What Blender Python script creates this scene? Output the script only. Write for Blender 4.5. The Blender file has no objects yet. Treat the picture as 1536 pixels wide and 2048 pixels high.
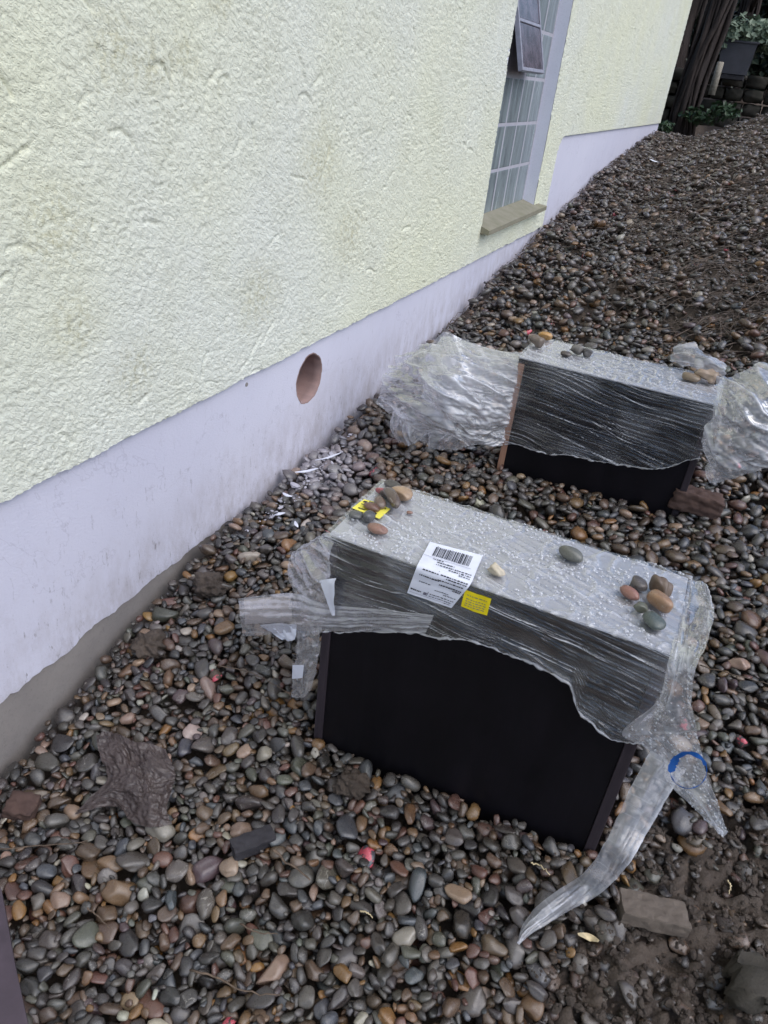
import bpy, math, random
import numpy as np
from mathutils import Matrix, Vector

# ------------------------------------------------------------------ camera, sky, sun, exposure
SC = bpy.context.scene
COL = SC.collection
RNG = np.random.default_rng(7)
random.seed(7)
CAM = np.array([1.1, 0.0, 1.42])
YAW, PITCH, ROLL, FPX = math.radians(21.385), math.radians(31.10), math.radians(6.849), 1485.0
_f = np.array([-math.sin(YAW) * math.cos(PITCH), math.cos(YAW) * math.cos(PITCH), -math.sin(PITCH)])
_r = np.cross(_f, [0, 0, 1.0]); _r /= np.linalg.norm(_r)
_u = np.cross(_r, _f)
CR = math.cos(ROLL) * _r + math.sin(ROLL) * _u
CU = -math.sin(ROLL) * _r + math.cos(ROLL) * _u
RM = np.array([CR, CU, _f])
cam_d = bpy.data.cameras.new('camera')
cam_d.sensor_fit = 'VERTICAL'; cam_d.sensor_height = 36.0
cam_d.lens = 36.0 * FPX / 2048.0
cam_d.clip_start = 0.02; cam_d.clip_end = 500.0
cam = bpy.data.objects.new('camera', cam_d); COL.objects.link(cam)
cam.matrix_world = Matrix(((CR[0], CU[0], -_f[0], CAM[0]), (CR[1], CU[1], -_f[1], CAM[1]),
                           (CR[2], CU[2], -_f[2], CAM[2]), (0, 0, 0, 1)))
SC.camera = cam

SUN_EL, SUN_AZ = math.radians(54), math.radians(102)   # azimuth measured from +y towards +x
world = bpy.data.worlds.new('World'); SC.world = world; world.use_nodes = True
wn = world.node_tree.nodes; wl = world.node_tree.links
bgn = wn['Background']
sky = wn.new('ShaderNodeTexSky'); sky.sky_type = 'NISHITA'; sky.sun_disc = False
sky.sun_elevation = SUN_EL; sky.sun_rotation = SUN_AZ
sky.air_density = 1.0; sky.dust_density = 2.0; sky.ozone_density = 2.0
wl.new(sky.outputs['Color'], bgn.inputs['Color']); bgn.inputs['Strength'].default_value = 0.10
sun_d = bpy.data.lights.new('sun', 'SUN'); sun_d.energy = 0.9; sun_d.angle = math.radians(70); sun_d.color = (0.96, 0.98, 1.0)
sun = bpy.data.objects.new('sun', sun_d); COL.objects.link(sun)
sd = Vector((math.sin(SUN_AZ) * math.cos(SUN_EL), math.cos(SUN_AZ) * math.cos(SUN_EL), math.sin(SUN_EL)))
sun.rotation_euler = sd.to_track_quat('Z', 'Y').to_euler(); sun.location = (3, -2, 6)
SC.view_settings.view_transform = 'Standard'; SC.view_settings.look = 'None'
SC.view_settings.exposure = 0.97; SC.view_settings.gamma = 1.0; SC.view_settings.use_curve_mapping = False
SC.render.engine = 'CYCLES'
SC.cycles.max_bounces = 8; SC.cycles.transparent_max_bounces = 24
SC.cycles.diffuse_bounces = 3; SC.cycles.glossy_bounces = 3
SC.cycles.caustics_reflective = False; SC.cycles.caustics_refractive = False
SC.cycles.sample_clamp_indirect = 6.0
try:
    SC.cycles.use_denoising = True; SC.cycles.denoiser = 'OPENIMAGEDENOISE'
except Exception:
    pass

# ------------------------------------------------------------------ picture <-> place helpers
def ray(px, py):
    return np.array([(px - 768) / FPX, -(py - 1024) / FPX, 1.0]) @ RM
def at_z(px, py, Z):
    d = ray(px, py); return CAM + d * ((Z - CAM[2]) / d[2])
def at_y(px, py, Y):
    d = ray(px, py); return CAM + d * ((Y - CAM[1]) / d[1])
def project(P):
    c = (np.asarray(P) - CAM) @ RM.T
    return np.stack([768 + FPX * c[..., 0] / c[..., 2], 1024 - FPX * c[..., 1] / c[..., 2], c[..., 2]], -1)

# ------------------------------------------------------------------ noise fields
def fft_noise(n, lo, hi, seed, stretch=(1.0, 1.0)):
    """periodic band-limited noise; lo/hi are wavelengths in cells; unit variance"""
    g = np.random.default_rng(seed).standard_normal((n, n))
    fy = np.fft.fftfreq(n)[:, None] * stretch[0]; fx = np.fft.rfftfreq(n)[None, :] * stretch[1]
    k = np.sqrt(fx * fx + fy * fy) + 1e-9
    w = np.exp(-0.5 * (np.log(k * math.sqrt(lo * hi)) / (0.5 * math.log(hi / lo) + 1e-6)) ** 2) / k
    w[0, 0] = 0
    a = np.fft.irfft2(np.fft.rfft2(g) * w, s=(n, n))
    return (a / a.std()).astype(np.float32)
def samp(T, u, v):
    """bilinear wrap sampling, u indexes columns, v rows (in cells)"""
    n, m = T.shape
    u = np.asarray(u, dtype=np.float64); v = np.asarray(v, dtype=np.float64)
    u0 = np.floor(u).astype(int); v0 = np.floor(v).astype(int); fu = u - u0; fv = v - v0
    a = T[v0 % n, u0 % m]; b = T[v0 % n, (u0 + 1) % m]; c = T[(v0 + 1) % n, u0 % m]; d = T[(v0 + 1) % n, (u0 + 1) % m]
    return (a * (1 - fu) + b * fu) * (1 - fv) + (c * (1 - fu) + d * fu) * fv
N_MED = fft_noise(512, 10, 40, 11)
N_BIG = fft_noise(512, 40, 200, 12)
N_FINE = fft_noise(512, 3, 8, 13)
RIDGE = np.abs(fft_noise(1024, 24, 90, 14)); RIDGE = 1 - np.clip(RIDGE, 0, 2) / 2
RIDGE2 = np.abs(fft_noise(1024, 10, 40, 15)); RIDGE2 = 1 - np.clip(RIDGE2, 0, 2) / 2
STREAK = fft_noise(1024, 5, 30, 16, (1.0, 40.0))
STREAK = np.clip(STREAK + .2, 0, 3) / 3
PLEAT = fft_noise(1024, 4, 16, 17, (1.0, 60.0))

# ------------------------------------------------------------------ object helpers
def tag(o, label=None, cat=None, group=None, kind=None):
    if label: o['label'] = label
    if cat: o['category'] = cat
    if group: o['group'] = group
    if kind: o['kind'] = kind
    return o
def empty(name, loc, label=None, cat=None, group=None, kind=None):
    o = bpy.data.objects.new(name, None); COL.objects.link(o); o.location = tuple(float(c) for c in loc)
    o.empty_display_size = 0.1
    return tag(o, label, cat, group, kind)
def world_loc(o):
    l = Vector(o.location)
    while o.parent is not None:
        o = o.parent; l += Vector(o.location)
    return np.array(l)
def mesh_obj(name, V, F, mat, parent=None, origin=None, smooth=True, uv=None, cols=None, vecs=None):
    V = np.asarray(V, dtype=np.float64)
    base = world_loc(parent) if parent is not None else np.zeros(3)
    if origin is None: origin = base
    origin = np.asarray(origin, dtype=np.float64)
    me = bpy.data.meshes.new(name)
    if isinstance(F, np.ndarray):
        k = F.shape[1]; nf = len(F)
        me.vertices.add(len(V)); me.vertices.foreach_set('co', (V - origin).astype(np.float32).ravel())
        me.loops.add(nf * k); me.loops.foreach_set('vertex_index', F.astype(np.int32).ravel())
        me.polygons.add(nf); me.polygons.foreach_set('loop_start', np.arange(0, nf * k, k, dtype=np.int32))
        me.update(calc_edges=True); me.validate()
    else:
        me.from_pydata((V - origin).tolist(), [], F); me.update()
    me.polygons.foreach_set('use_smooth', np.full(len(me.polygons), smooth))
    if uv is not None:
        l = me.uv_layers.new(name='UVMap'); li = np.empty(len(me.loops), dtype=np.int32); me.loops.foreach_get('vertex_index', li)
        l.data.foreach_set('uv', np.asarray(uv, dtype=np.float32)[li].ravel())
    if cols is not None:
        a = me.attributes.new('pcol', 'FLOAT_COLOR', 'POINT'); a.data.foreach_set('color', np.asarray(cols, dtype=np.float32).ravel())
    if vecs is not None:
        a = me.attributes.new('ppos', 'FLOAT_VECTOR', 'POINT'); a.data.foreach_set('vector', np.asarray(vecs, dtype=np.float32).ravel())
    if mat is not None: me.materials.append(mat)
    o = bpy.data.objects.new(name, me); COL.objects.link(o)
    o.location = tuple(float(c) for c in origin - base)
    if parent is not None: o.parent = parent
    return o
def grid_faces(nr, nc):
    i = np.arange(nr * nc).reshape(nr, nc)
    return np.stack([i[:-1, :-1], i[:-1, 1:], i[1:, 1:], i[1:, :-1]], -1).reshape(-1, 4)
class MB:
    """collects simple solids of ONE part"""
    def __init__(s): s.v = []; s.f = []
    def add(s, V, F):
        o = len(s.v); s.v += [tuple(map(float, p)) for p in V]; s.f += [tuple(int(i) + o for i in q) for q in F]; return s
    def box(s, a, b, bev=0.0, rot=None):
        a = np.minimum(a, b).astype(float); b = np.maximum(a, b).astype(float) if False else np.asarray(b, float)
        lo = np.minimum(a, b); hi = np.maximum(a, b); c = (lo + hi) / 2; h = (hi - lo) / 2
        bev = min(bev, h.min() * 0.45)
        V = []; idx = {}
        for ax in range(3):
            for sx in (-1, 1):
                for sy in (-1, 1):
                    for sz in (-1, 1):
                        sg = np.array([sx, sy, sz]); p = sg * (h - bev); p[ax] = sg[ax] * h[ax]
                        idx[(ax, sx, sy, sz)] = len(V); V.append(p)
        F = []
        for ax in range(3):
            o1, o2 = [k for k in range(3) if k != ax]
            for sg in (-1, 1):
                def key(q1, q2):
                    t = [0, 0, 0]; t[ax] = sg; t[o1] = q1; t[o2] = q2; return idx[(ax, *t)]
                q = [key(-1, -1), key(1, -1), key(1, 1), key(-1, 1)]
                if (sg > 0) == (ax == 1): q = q[::-1]
                F.append(q)
        if bev > 0:
            for a1, a2 in ((0, 1), (0, 2), (1, 2)):
                ao = 3 - a1 - a2
                for s1 in (-1, 1):
                    for s2 in (-1, 1):
                        def key2(ax, so):
                            t = [0, 0, 0]; t[a1] = s1; t[a2] = s2; t[ao] = so; return idx[(ax, *t)]
                        q = [key2(a1, -1), key2(a1, 1), key2(a2, 1), key2(a2, -1)]
                        n = np.cross(V[q[1]] - V[q[0]], V[q[2]] - V[q[1]]); d = np.zeros(3); d[a1] = s1; d[a2] = s2
                        F.append(q if n @ d > 0 else q[::-1])
            for sx in (-1, 1):
                for sy in (-1, 1):
                    for sz in (-1, 1):
                        q = [idx[(k, sx, sy, sz)] for k in range(3)]
                        n = np.cross(V[q[1]] - V[q[0]], V[q[2]] - V[q[1]])
                        F.append(q if n @ np.array([sx, sy, sz]) > 0 else q[::-1])
        V = np.array(V)
        if rot is not None: V = V @ np.asarray(rot).T
        return s.add(V + c, F)
    def tube(s, P, R, n=6):
        P = np.asarray(P, float); R = np.broadcast_to(np.asarray(R, float), (len(P),)); V = []
        t = np.gradient(P, axis=0); t /= np.linalg.norm(t, axis=1)[:, None] + 1e-9
        a = np.array([0.3, 0.2, 1.0])
        for k in range(len(P)):
            x = np.cross(t[k], a); 
            if np.linalg.norm(x) < 0.1: x = np.cross(t[k], [1, 0, 0])
            x /= np.linalg.norm(x); y = np.cross(t[k], x)
            for j in range(n):
                w = 2 * math.pi * j / n; V.append(P[k] + R[k] * (math.cos(w) * x + math.sin(w) * y))
        F = [(k * n + j, k * n + (j + 1) % n, (k + 1) * n + (j + 1) % n, (k + 1) * n + j) for k in range(len(P) - 1) for j in range(n)]
        F += [tuple(range(n))[::-1], tuple(range((len(P) - 1) * n, len(P) * n))]
        return s.add(V, F)
    def build(s, name, mat, parent=None, origin=None, smooth=False):
        return mesh_obj(name, np.array(s.v), s.f, mat, parent, origin, smooth)
def rotz(a):
    c, s_ = math.cos(a), math.sin(a); return np.array([[c, -s_, 0], [s_, c, 0], [0, 0, 1.0]])
def rotx(a):
    c, s_ = math.cos(a), math.sin(a); return np.array([[1.0, 0, 0], [0, c, -s_], [0, s_, c]])
def roty(a):
    c, s_ = math.cos(a), math.sin(a); return np.array([[c, 0, s_], [0, 1.0, 0], [-s_, 0, c]])

# ------------------------------------------------------------------ materials
def srgb(r, g, b):
    return tuple((c / 255 / 12.92) if c / 255 <= 0.04045 else ((c / 255 + 0.055) / 1.055) ** 2.4 for c in (r, g, b))
class NT:
    def __init__(s, name):
        s.m = bpy.data.materials.new(name); s.m.use_nodes = True; s.t = s.m.node_tree; s.t.nodes.clear()
        s.out = s.t.nodes.new('ShaderNodeOutputMaterial')
    def n(s, typ, **kw):
        nd = s.t.nodes.new(typ)
        for k, v in kw.items():
            if k.startswith('_'): setattr(nd, k[1:], v)
        for k, v in kw.items():
            if not k.startswith('_'):
                key = k.replace('__', ' ')
                s.set(nd, key, v)
        return nd
    def set(s, nd, key, v):
        sock = nd.inputs[int(key[1:])] if key[0] == 'i' and key[1:].isdigit() else nd.inputs[key]
        if hasattr(v, 'is_output'): s.t.links.new(v, sock)
        else: sock.default_value = v
    def link(s, a, b): s.t.links.new(a, b)
    def noise(s, vec, scale, detail=4, rough=0.55, dist=0.0):
        return s.n('ShaderNodeTexNoise', Vector=vec, Scale=scale, Detail=detail, Roughness=rough, Distortion=dist).outputs['Fac']
    def ramp(s, fac, stops):
        r = s.n('ShaderNodeValToRGB', Fac=fac); e = r.color_ramp.elements
        while len(e) < len(stops): e.new(0.5)
        for k, (p, c) in enumerate(stops):
            e[k].position = p; e[k].color = (*c, 1) if len(c) == 3 else c
        return r.outputs['Color']
    def rng(s, v, a, b, c=0.0, d=1.0):
        return s.n('ShaderNodeMapRange', Value=v, From__Min=a, From__Max=b, To__Min=c, To__Max=d).outputs[0]
    def math(s, op, a, b=0.0):
        return s.n('ShaderNodeMath', _operation=op, i0=a, i1=b).outputs[0]
    def mix(s, fac, a, b):
        nd = s.t.nodes.new('ShaderNodeMix'); nd.data_type = 'RGBA'
        for i, v in ((0, fac), (6, a), (7, b)):
            if hasattr(v, 'is_output'): s.t.links.new(v, nd.inputs[i])
            else: nd.inputs[i].default_value = (*v, 1) if (i > 0 and len(v) == 3) else v
        return nd.outputs[2]
    def bump(s, h, strength=0.3, dist=0.002, normal=None):
        nd = s.n('ShaderNodeBump', Height=h, Strength=strength, Distance=dist)
        if normal is not None: s.link(normal, nd.inputs['Normal'])
        return nd.outputs['Normal']
    def obj(s): return s.n('ShaderNodeTexCoord').outputs['Object']
    def pos(s): return s.n('ShaderNodeNewGeometry').outputs['Position']
    def stretch(s, v, sc):
        return s.n('ShaderNodeMapping', Vector=v, Scale=sc).outputs[0]
    def done(s, base, rough=0.6, normal=None, spec=0.5, **kw):
        p = s.n('ShaderNodeBsdfPrincipled')
        s.set(p, 'Base Color', base if hasattr(base, 'is_output') else (*base, 1)); s.set(p, 'Roughness', rough); s.set(p, 'Specular IOR Level', spec)
        if normal is not None: s.link(normal, p.inputs['Normal'])
        for k, v in kw.items(): s.set(p, k.replace('__', ' '), v)
        s.link(p.outputs[0], s.out.inputs['Surface']); return s.m

def mat_render():
    t = NT('yellow_render'); p = t.pos()
    big = t.noise(p, 0.9, 3, 0.6); med = t.noise(p, 5.0, 5, 0.65); fine = t.math('ADD', t.noise(p, 480, 3, 0.7), t.math('MULTIPLY', t.rng(t.noise(t.stretch(t.n('ShaderNodeMapping', Vector=p, Rotation=(0.62, 0, 0)).outputs[0], (1, 0.8, 1.25)), 95, 4, 0.65, 0.3), 0.38, 0.56), 1.6))
    c = t.mix(t.rng(big, 0.35, 0.65), srgb(234, 234, 207), srgb(232, 233, 219))
    c = t.mix(t.rng(med, 0.45, 0.8, 0, 0.35), c, srgb(208, 208, 180))
    # algae and dirt blotches at the places where the wall is stained
    st = None
    for (px, py, r) in ((235, 100, .075), (300, 130, .06), (270, 740, .07), (150, 650, .07), (520, 590, .10), (700, 470, .10), (640, 330, .12), (370, 110, .05), (110, 460, .09), (440, 1, .05)):
        d = ray(px, py); w = CAM + d * (-CAM[0] / d[0])
        dd = t.n('ShaderNodeVectorMath', _operation='DISTANCE', i0=p, i1=tuple(w)).outputs['Value']
        b = t.rng(dd, 0.0, r * 1.35, 1.0, 0.0)
        st = b if st is None else t.math('MAXIMUM', st, b)
    blot = t.math('MULTIPLY', st, t.rng(t.noise(p, 60, 5, 0.75), 0.44, 0.60))
    c = t.mix(t.math('MULTIPLY', blot, 0.48), c, srgb(158, 146, 84))
    # general grime in vertical runs
    run = t.noise(t.stretch(p, (9, 9, 1.2)), 1.6, 4, 0.7)
    c = t.mix(t.rng(run, 0.55, 0.8, 0, 0.25), c, srgb(186, 182, 160))
    return t.done(c, 0.92, t.bump(t.math('ADD', fine, t.math('MULTIPLY', t.rng(t.noise(t.stretch(t.n('ShaderNodeMapping', Vector=p, Rotation=(0.62, 0, 0)).outputs[0], (1, 0.7, 1.3)), 36, 3, 0.6), 0.4, 0.62), 0.9)), 0.55, 0.0026), 0.25)
def mat_plinth():
    t = NT('plinth_paint'); p = t.pos()
    a = t.noise(p, 1.3, 4, 0.6); f = t.noise(t.stretch(p, (1, 1, 1.6)), 130, 4, 0.75); g = t.noise(p, 18, 5, 0.7)
    c = t.mix(t.rng(a, 0.3, 0.7), srgb(218, 216, 228), srgb(208, 206, 220))
    sp = t.noise(t.stretch(p, (1, 2.2, 0.6)), 34, 5, 0.75)
    z = t.n('ShaderNodeSeparateXYZ', Vector=p).outputs['Z']
    low = t.rng(z, 0.22, 0.62, 1.0, 0.12)
    c = t.mix(t.math('MULTIPLY', t.rng(sp, 0.60, 0.72), t.math('MULTIPLY', low, 0.9)), c, srgb(112, 104, 106))
    c = t.mix(t.math('MULTIPLY', t.rng(g, 0.55, 0.75), t.math('MULTIPLY', low, 0.3)), c, srgb(160, 150, 148))
    y_ = t.n('ShaderNodeSeparateXYZ', Vector=p).outputs['Y']
    gl_ = t.math('SUBTRACT', z, t.rng(y_, 0.7, 4.9, 0.13, 0.58))
    sd_ = t.math('MULTIPLY', t.rng(gl_, 0.0, 0.22, 1.0, 0.0), t.rng(t.noise(t.stretch(p, (1, 1.6, .7)), 11, 6, 0.75), 0.40, 0.70))
    c = t.mix(t.math('MULTIPLY', sd_, 0.55), c, srgb(150, 138, 132))
    hair = t.math('ABSOLUTE', t.math('SUBTRACT', t.noise(p, 2.2, 6, 0.6, 0.4), 0.5))
    c = t.mix(t.rng(hair, 0.0, 0.004, 0.22, 0.0), c, srgb(140, 134, 146))
    return t.done(c, 0.85, t.bump(f, 0.8, 0.0016), 0.3)
def mat_concrete(name, c0, c1, sc=1.0, bump=0.5):
    t = NT(name); p = t.obj()
    a = t.noise(p, 6 * sc, 6, 0.65); f = t.noise(p, 140 * sc, 4, 0.7)
    c = t.mix(t.rng(a, 0.3, 0.7), srgb(*c0), srgb(*c1))
    c = t.mix(t.rng(f, 0.55, 0.75, 0, 0.35), c, srgb(*[v * 0.6 for v in c0]))
    return t.done(c, 0.85, t.bump(t.math('ADD', f, t.math('MULTIPLY', a, 2.0)), bump, 0.003), 0.3)
def mat_pebble(name='wet_pebble', rough=0.24):
    t = NT(name)
    col = t.n('ShaderNodeAttribute', _attribute_name='pcol'); pp = t.n('ShaderNodeAttribute', _attribute_name='ppos').outputs['Vector']
    n1 = t.noise(pp, 1.6, 5, 0.65); n2 = t.noise(pp, 9, 4, 0.7); n3 = t.noise(pp, 26, 3, 0.7)
    base = col.outputs['Color']
    c = t.mix(t.rng(n1, 0.3, 0.72, 0, 0.65), base, t.mix(0.5, base, srgb(58, 52, 48)))
    c = t.mix(t.rng(n2, 0.58, 0.8, 0, 0.25), c, srgb(140, 130, 120))
    c = t.mix(t.rng(n3, 0.62, 0.78, 0, 0.55), c, srgb(30, 26, 24))
    # thin quartz veins on some stones
    vein = t.math('ABSOLUTE', t.math('SUBTRACT', t.noise(pp, 0.9, 2, 0.5, 0.6), 0.44))
    vm = t.rng(vein, 0.003, 0.008, 0.4, 0.0)
    vsel = t.rng(t.noise(pp, 0.11, 0, 0.5), 0.64, 0.66)
    c = t.mix(t.math('MULTIPLY', vm, vsel), c, srgb(205, 198, 188))
    # marking spray on a few
    pk = t.math('MULTIPLY', t.rng(col.outputs['Alpha'], 0.0, 1.0), t.rng(t.noise(pp, 0.8, 2, 0.6), 0.50, 0.56))
    c = t.mix(pk, c, srgb(196, 84, 98))
    r = t.rng(n1, 0.3, 0.7, rough - 0.08, rough + 0.2)
    return t.done(c, r, t.bump(t.math('ADD', n3, t.math('MULTIPLY', n2, 1.5)), 0.35, 0.0016), 0.6, Coat__Weight=0.4, Coat__Roughness=0.12)
def mat_soil(name, c0, c1, rough=0.6, sc=1.0, bump=0.9):
    t = NT(name); p = t.pos()
    a = t.noise(p, 9 * sc, 6, 0.7); f = t.noise(p, 90 * sc, 5, 0.75); g = t.noise(p, 300 * sc, 3, 0.7)
    c = t.mix(t.rng(a, 0.3, 0.7), srgb(*c0), srgb(*c1))
    c = t.mix(t.rng(f, 0.55, 0.75, 0, 0.6), c, srgb(*[v * 0.55 for v in c0]))
    c = t.mix(t.rng(g, 0.66, 0.76, 0, 0.5), c, srgb(140, 126, 112))
    return t.done(c, t.rng(f, 0.3, 0.7, rough - 0.2, rough + 0.15), t.bump(t.math('ADD', f, t.math('MULTIPLY', g, 0.5)), bump, 0.006), 0.45)
def mat_film(name, opac, streak, sscale=(14.0, 160.0), tint=(0.86, 0.87, 0.92), bumps=0.5, rough=0.10, spec=1.5, cap=0.3):
    """thin stretched plastic: clear, with creases whitened by stress and by painted-in highlights and a wet gloss"""
    t = NT(name); uv = t.n('ShaderNodeUVMap').outputs[0]
    w = t.noise(uv, 6.0, 3, 0.6)
    uvw = t.n('ShaderNodeVectorMath', _operation='ADD', i0=uv, i1=t.n('ShaderNodeCombineXYZ', X=0.0, Y=t.math('MULTIPLY', w, 0.02)).outputs[0]).outputs[0]
    s1 = t.noise(t.stretch(uvw, (sscale[0], sscale[1], 1)), 1.0, 5, 0.7)
    s2 = t.noise(uv, 28, 5, 0.7, 0.8)
    cre = t.rng(t.math('ABSOLUTE', t.math('SUBTRACT', s2, 0.5)), 0.0, 0.03, 1.0, 0.0)
    nrm = t.bump(t.math('ADD', s1, t.math('MULTIPLY', cre, 0.25)), bumps, 0.004)
    fac = t.math('ADD', t.math('ADD', opac, t.math('MULTIPLY', t.rng(s1, 0.56, 0.70), streak)), t.math('MULTIPLY', cre, streak * 0.2))
    fac = t.math('MULTIPLY', fac, t.rng(w, 0.3, 0.7, 0.75, 1.25))
    fac = t.math('ADD', fac, t.n('ShaderNodeAttribute', _attribute_name='crease').outputs['Fac'])  # white on the folds: stress whitening plus highlights put into the colour
    fac = t.n('ShaderNodeClamp', Value=fac, Min=0.0, Max=0.92).outputs[0]
    tr = t.n('ShaderNodeBsdfTransparent', Color=(0.97, 0.97, 0.98, 1))
    di = t.n('ShaderNodeBsdfDiffuse', Color=(*tint, 1), Normal=nrm); tl = t.n('ShaderNodeBsdfTranslucent', Color=(*tint, 1), Normal=nrm)
    wh = t.n('ShaderNodeMixShader', Fac=0.45, i1=di.outputs[0], i2=tl.outputs[0])
    body = t.n('ShaderNodeMixShader', Fac=fac, i1=tr.outputs[0], i2=wh.outputs[0])
    fr = t.n('ShaderNodeFresnel', IOR=1.45, Normal=nrm).outputs[0]
    gl = t.n('ShaderNodeBsdfGlossy', Color=(1, 1, 1, 1), Roughness=rough, Normal=nrm)
    fin = t.n('ShaderNodeMixShader', Fac=t.n('ShaderNodeClamp', Value=t.math('MULTIPLY', fr, spec), Min=0.0, Max=cap).outputs[0], i1=body.outputs[0], i2=gl.outputs[0])
    t.link(fin.outputs[0], t.out.inputs['Surface']); return t.m
def mat_plain(name, c, rough=0.6, var=0.15, sc=30, spec=0.4, bump=0.2):
    t = NT(name); p = t.obj(); a = t.noise(p, sc, 5, 0.65)
    b = t.mix(t.rng(a, 0.3, 0.7), srgb(*[v * (1 - var) for v in c]), srgb(*[min(255, v * (1 + var)) for v in c]))
    return t.done(b, rough, t.bump(a, bump, 0.002), spec)
def mat_wood(name, c0, c1, axis=2):
    t = NT(name); p = t.obj(); s = [60, 60, 60]; s[axis] = 4
    a = t.noise(t.stretch(p, tuple(s)), 1.5, 5, 0.7)
    return t.done(t.mix(t.rng(a, 0.3, 0.7), srgb(*c0), srgb(*c1)), 0.7, t.bump(a, 0.3, 0.001), 0.3)
def mat_panel():
    t = NT('black_faced_board'); p = t.obj()
    a = t.noise(p, 7, 5, 0.65); b = t.noise(t.stretch(p, (40, 40, 3)), 1.0, 4, 0.7); d = t.noise(p, 60, 4, 0.8)
    c = t.mix(t.rng(a, 0.35, 0.7), (0.0035, 0.0030, 0.0045), (0.006, 0.005, 0.0075))
    c = t.mix(t.rng(d, 0.64, 0.80, 0, 0.6), c, srgb(58, 50, 50))
    c = t.mix(t.rng(t.noise(t.stretch(p, (1, 1, .35)), 6, 5, 0.7), 0.52, 0.8, 0, 0.5), c, srgb(30, 26, 34))
    return t.done(c, t.rng(b, 0.3, 0.7, 0.45, 0.6), t.bump(b, 0.05, 0.001), 0.2)
def mat_leaf(name, c0, c1):
    t = NT(name); r = t.n('ShaderNodeNewGeometry').outputs['Random Per Island']
    return t.done(t.mix(r, srgb(*c0), srgb(*c1)), 0.5, None, 0.4)
def mat_bark(name, c0, c1):
    t = NT(name); p = t.obj(); a = t.noise(t.stretch(p, (14, 14, 3)), 1.2, 6, 0.7, 0.4)
    return t.done(t.mix(t.rng(a, 0.3, 0.7), srgb(*c0), srgb(*c1)), 0.8, t.bump(a, 0.9, 0.03), 0.3)
def mat_block_glass():
    t = NT('block_glass'); p = t.pos()
    a = t.noise(t.stretch(p, (1, 26, 3)), 1.0, 4, 0.7, 0.5); b = t.noise(p, 40, 4, 0.7)
    c = t.mix(t.rng(a, 0.3, 0.7), srgb(100, 110, 114), srgb(152, 163, 165))
    c = t.mix(t.rng(b, 0.6, 0.75, 0, 0.3), c, srgb(190, 196, 200))
    return t.done(c, t.rng(a, 0.3, 0.7, 0.12, 0.3), t.bump(a, 0.5, 0.006), 0.6)

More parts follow.
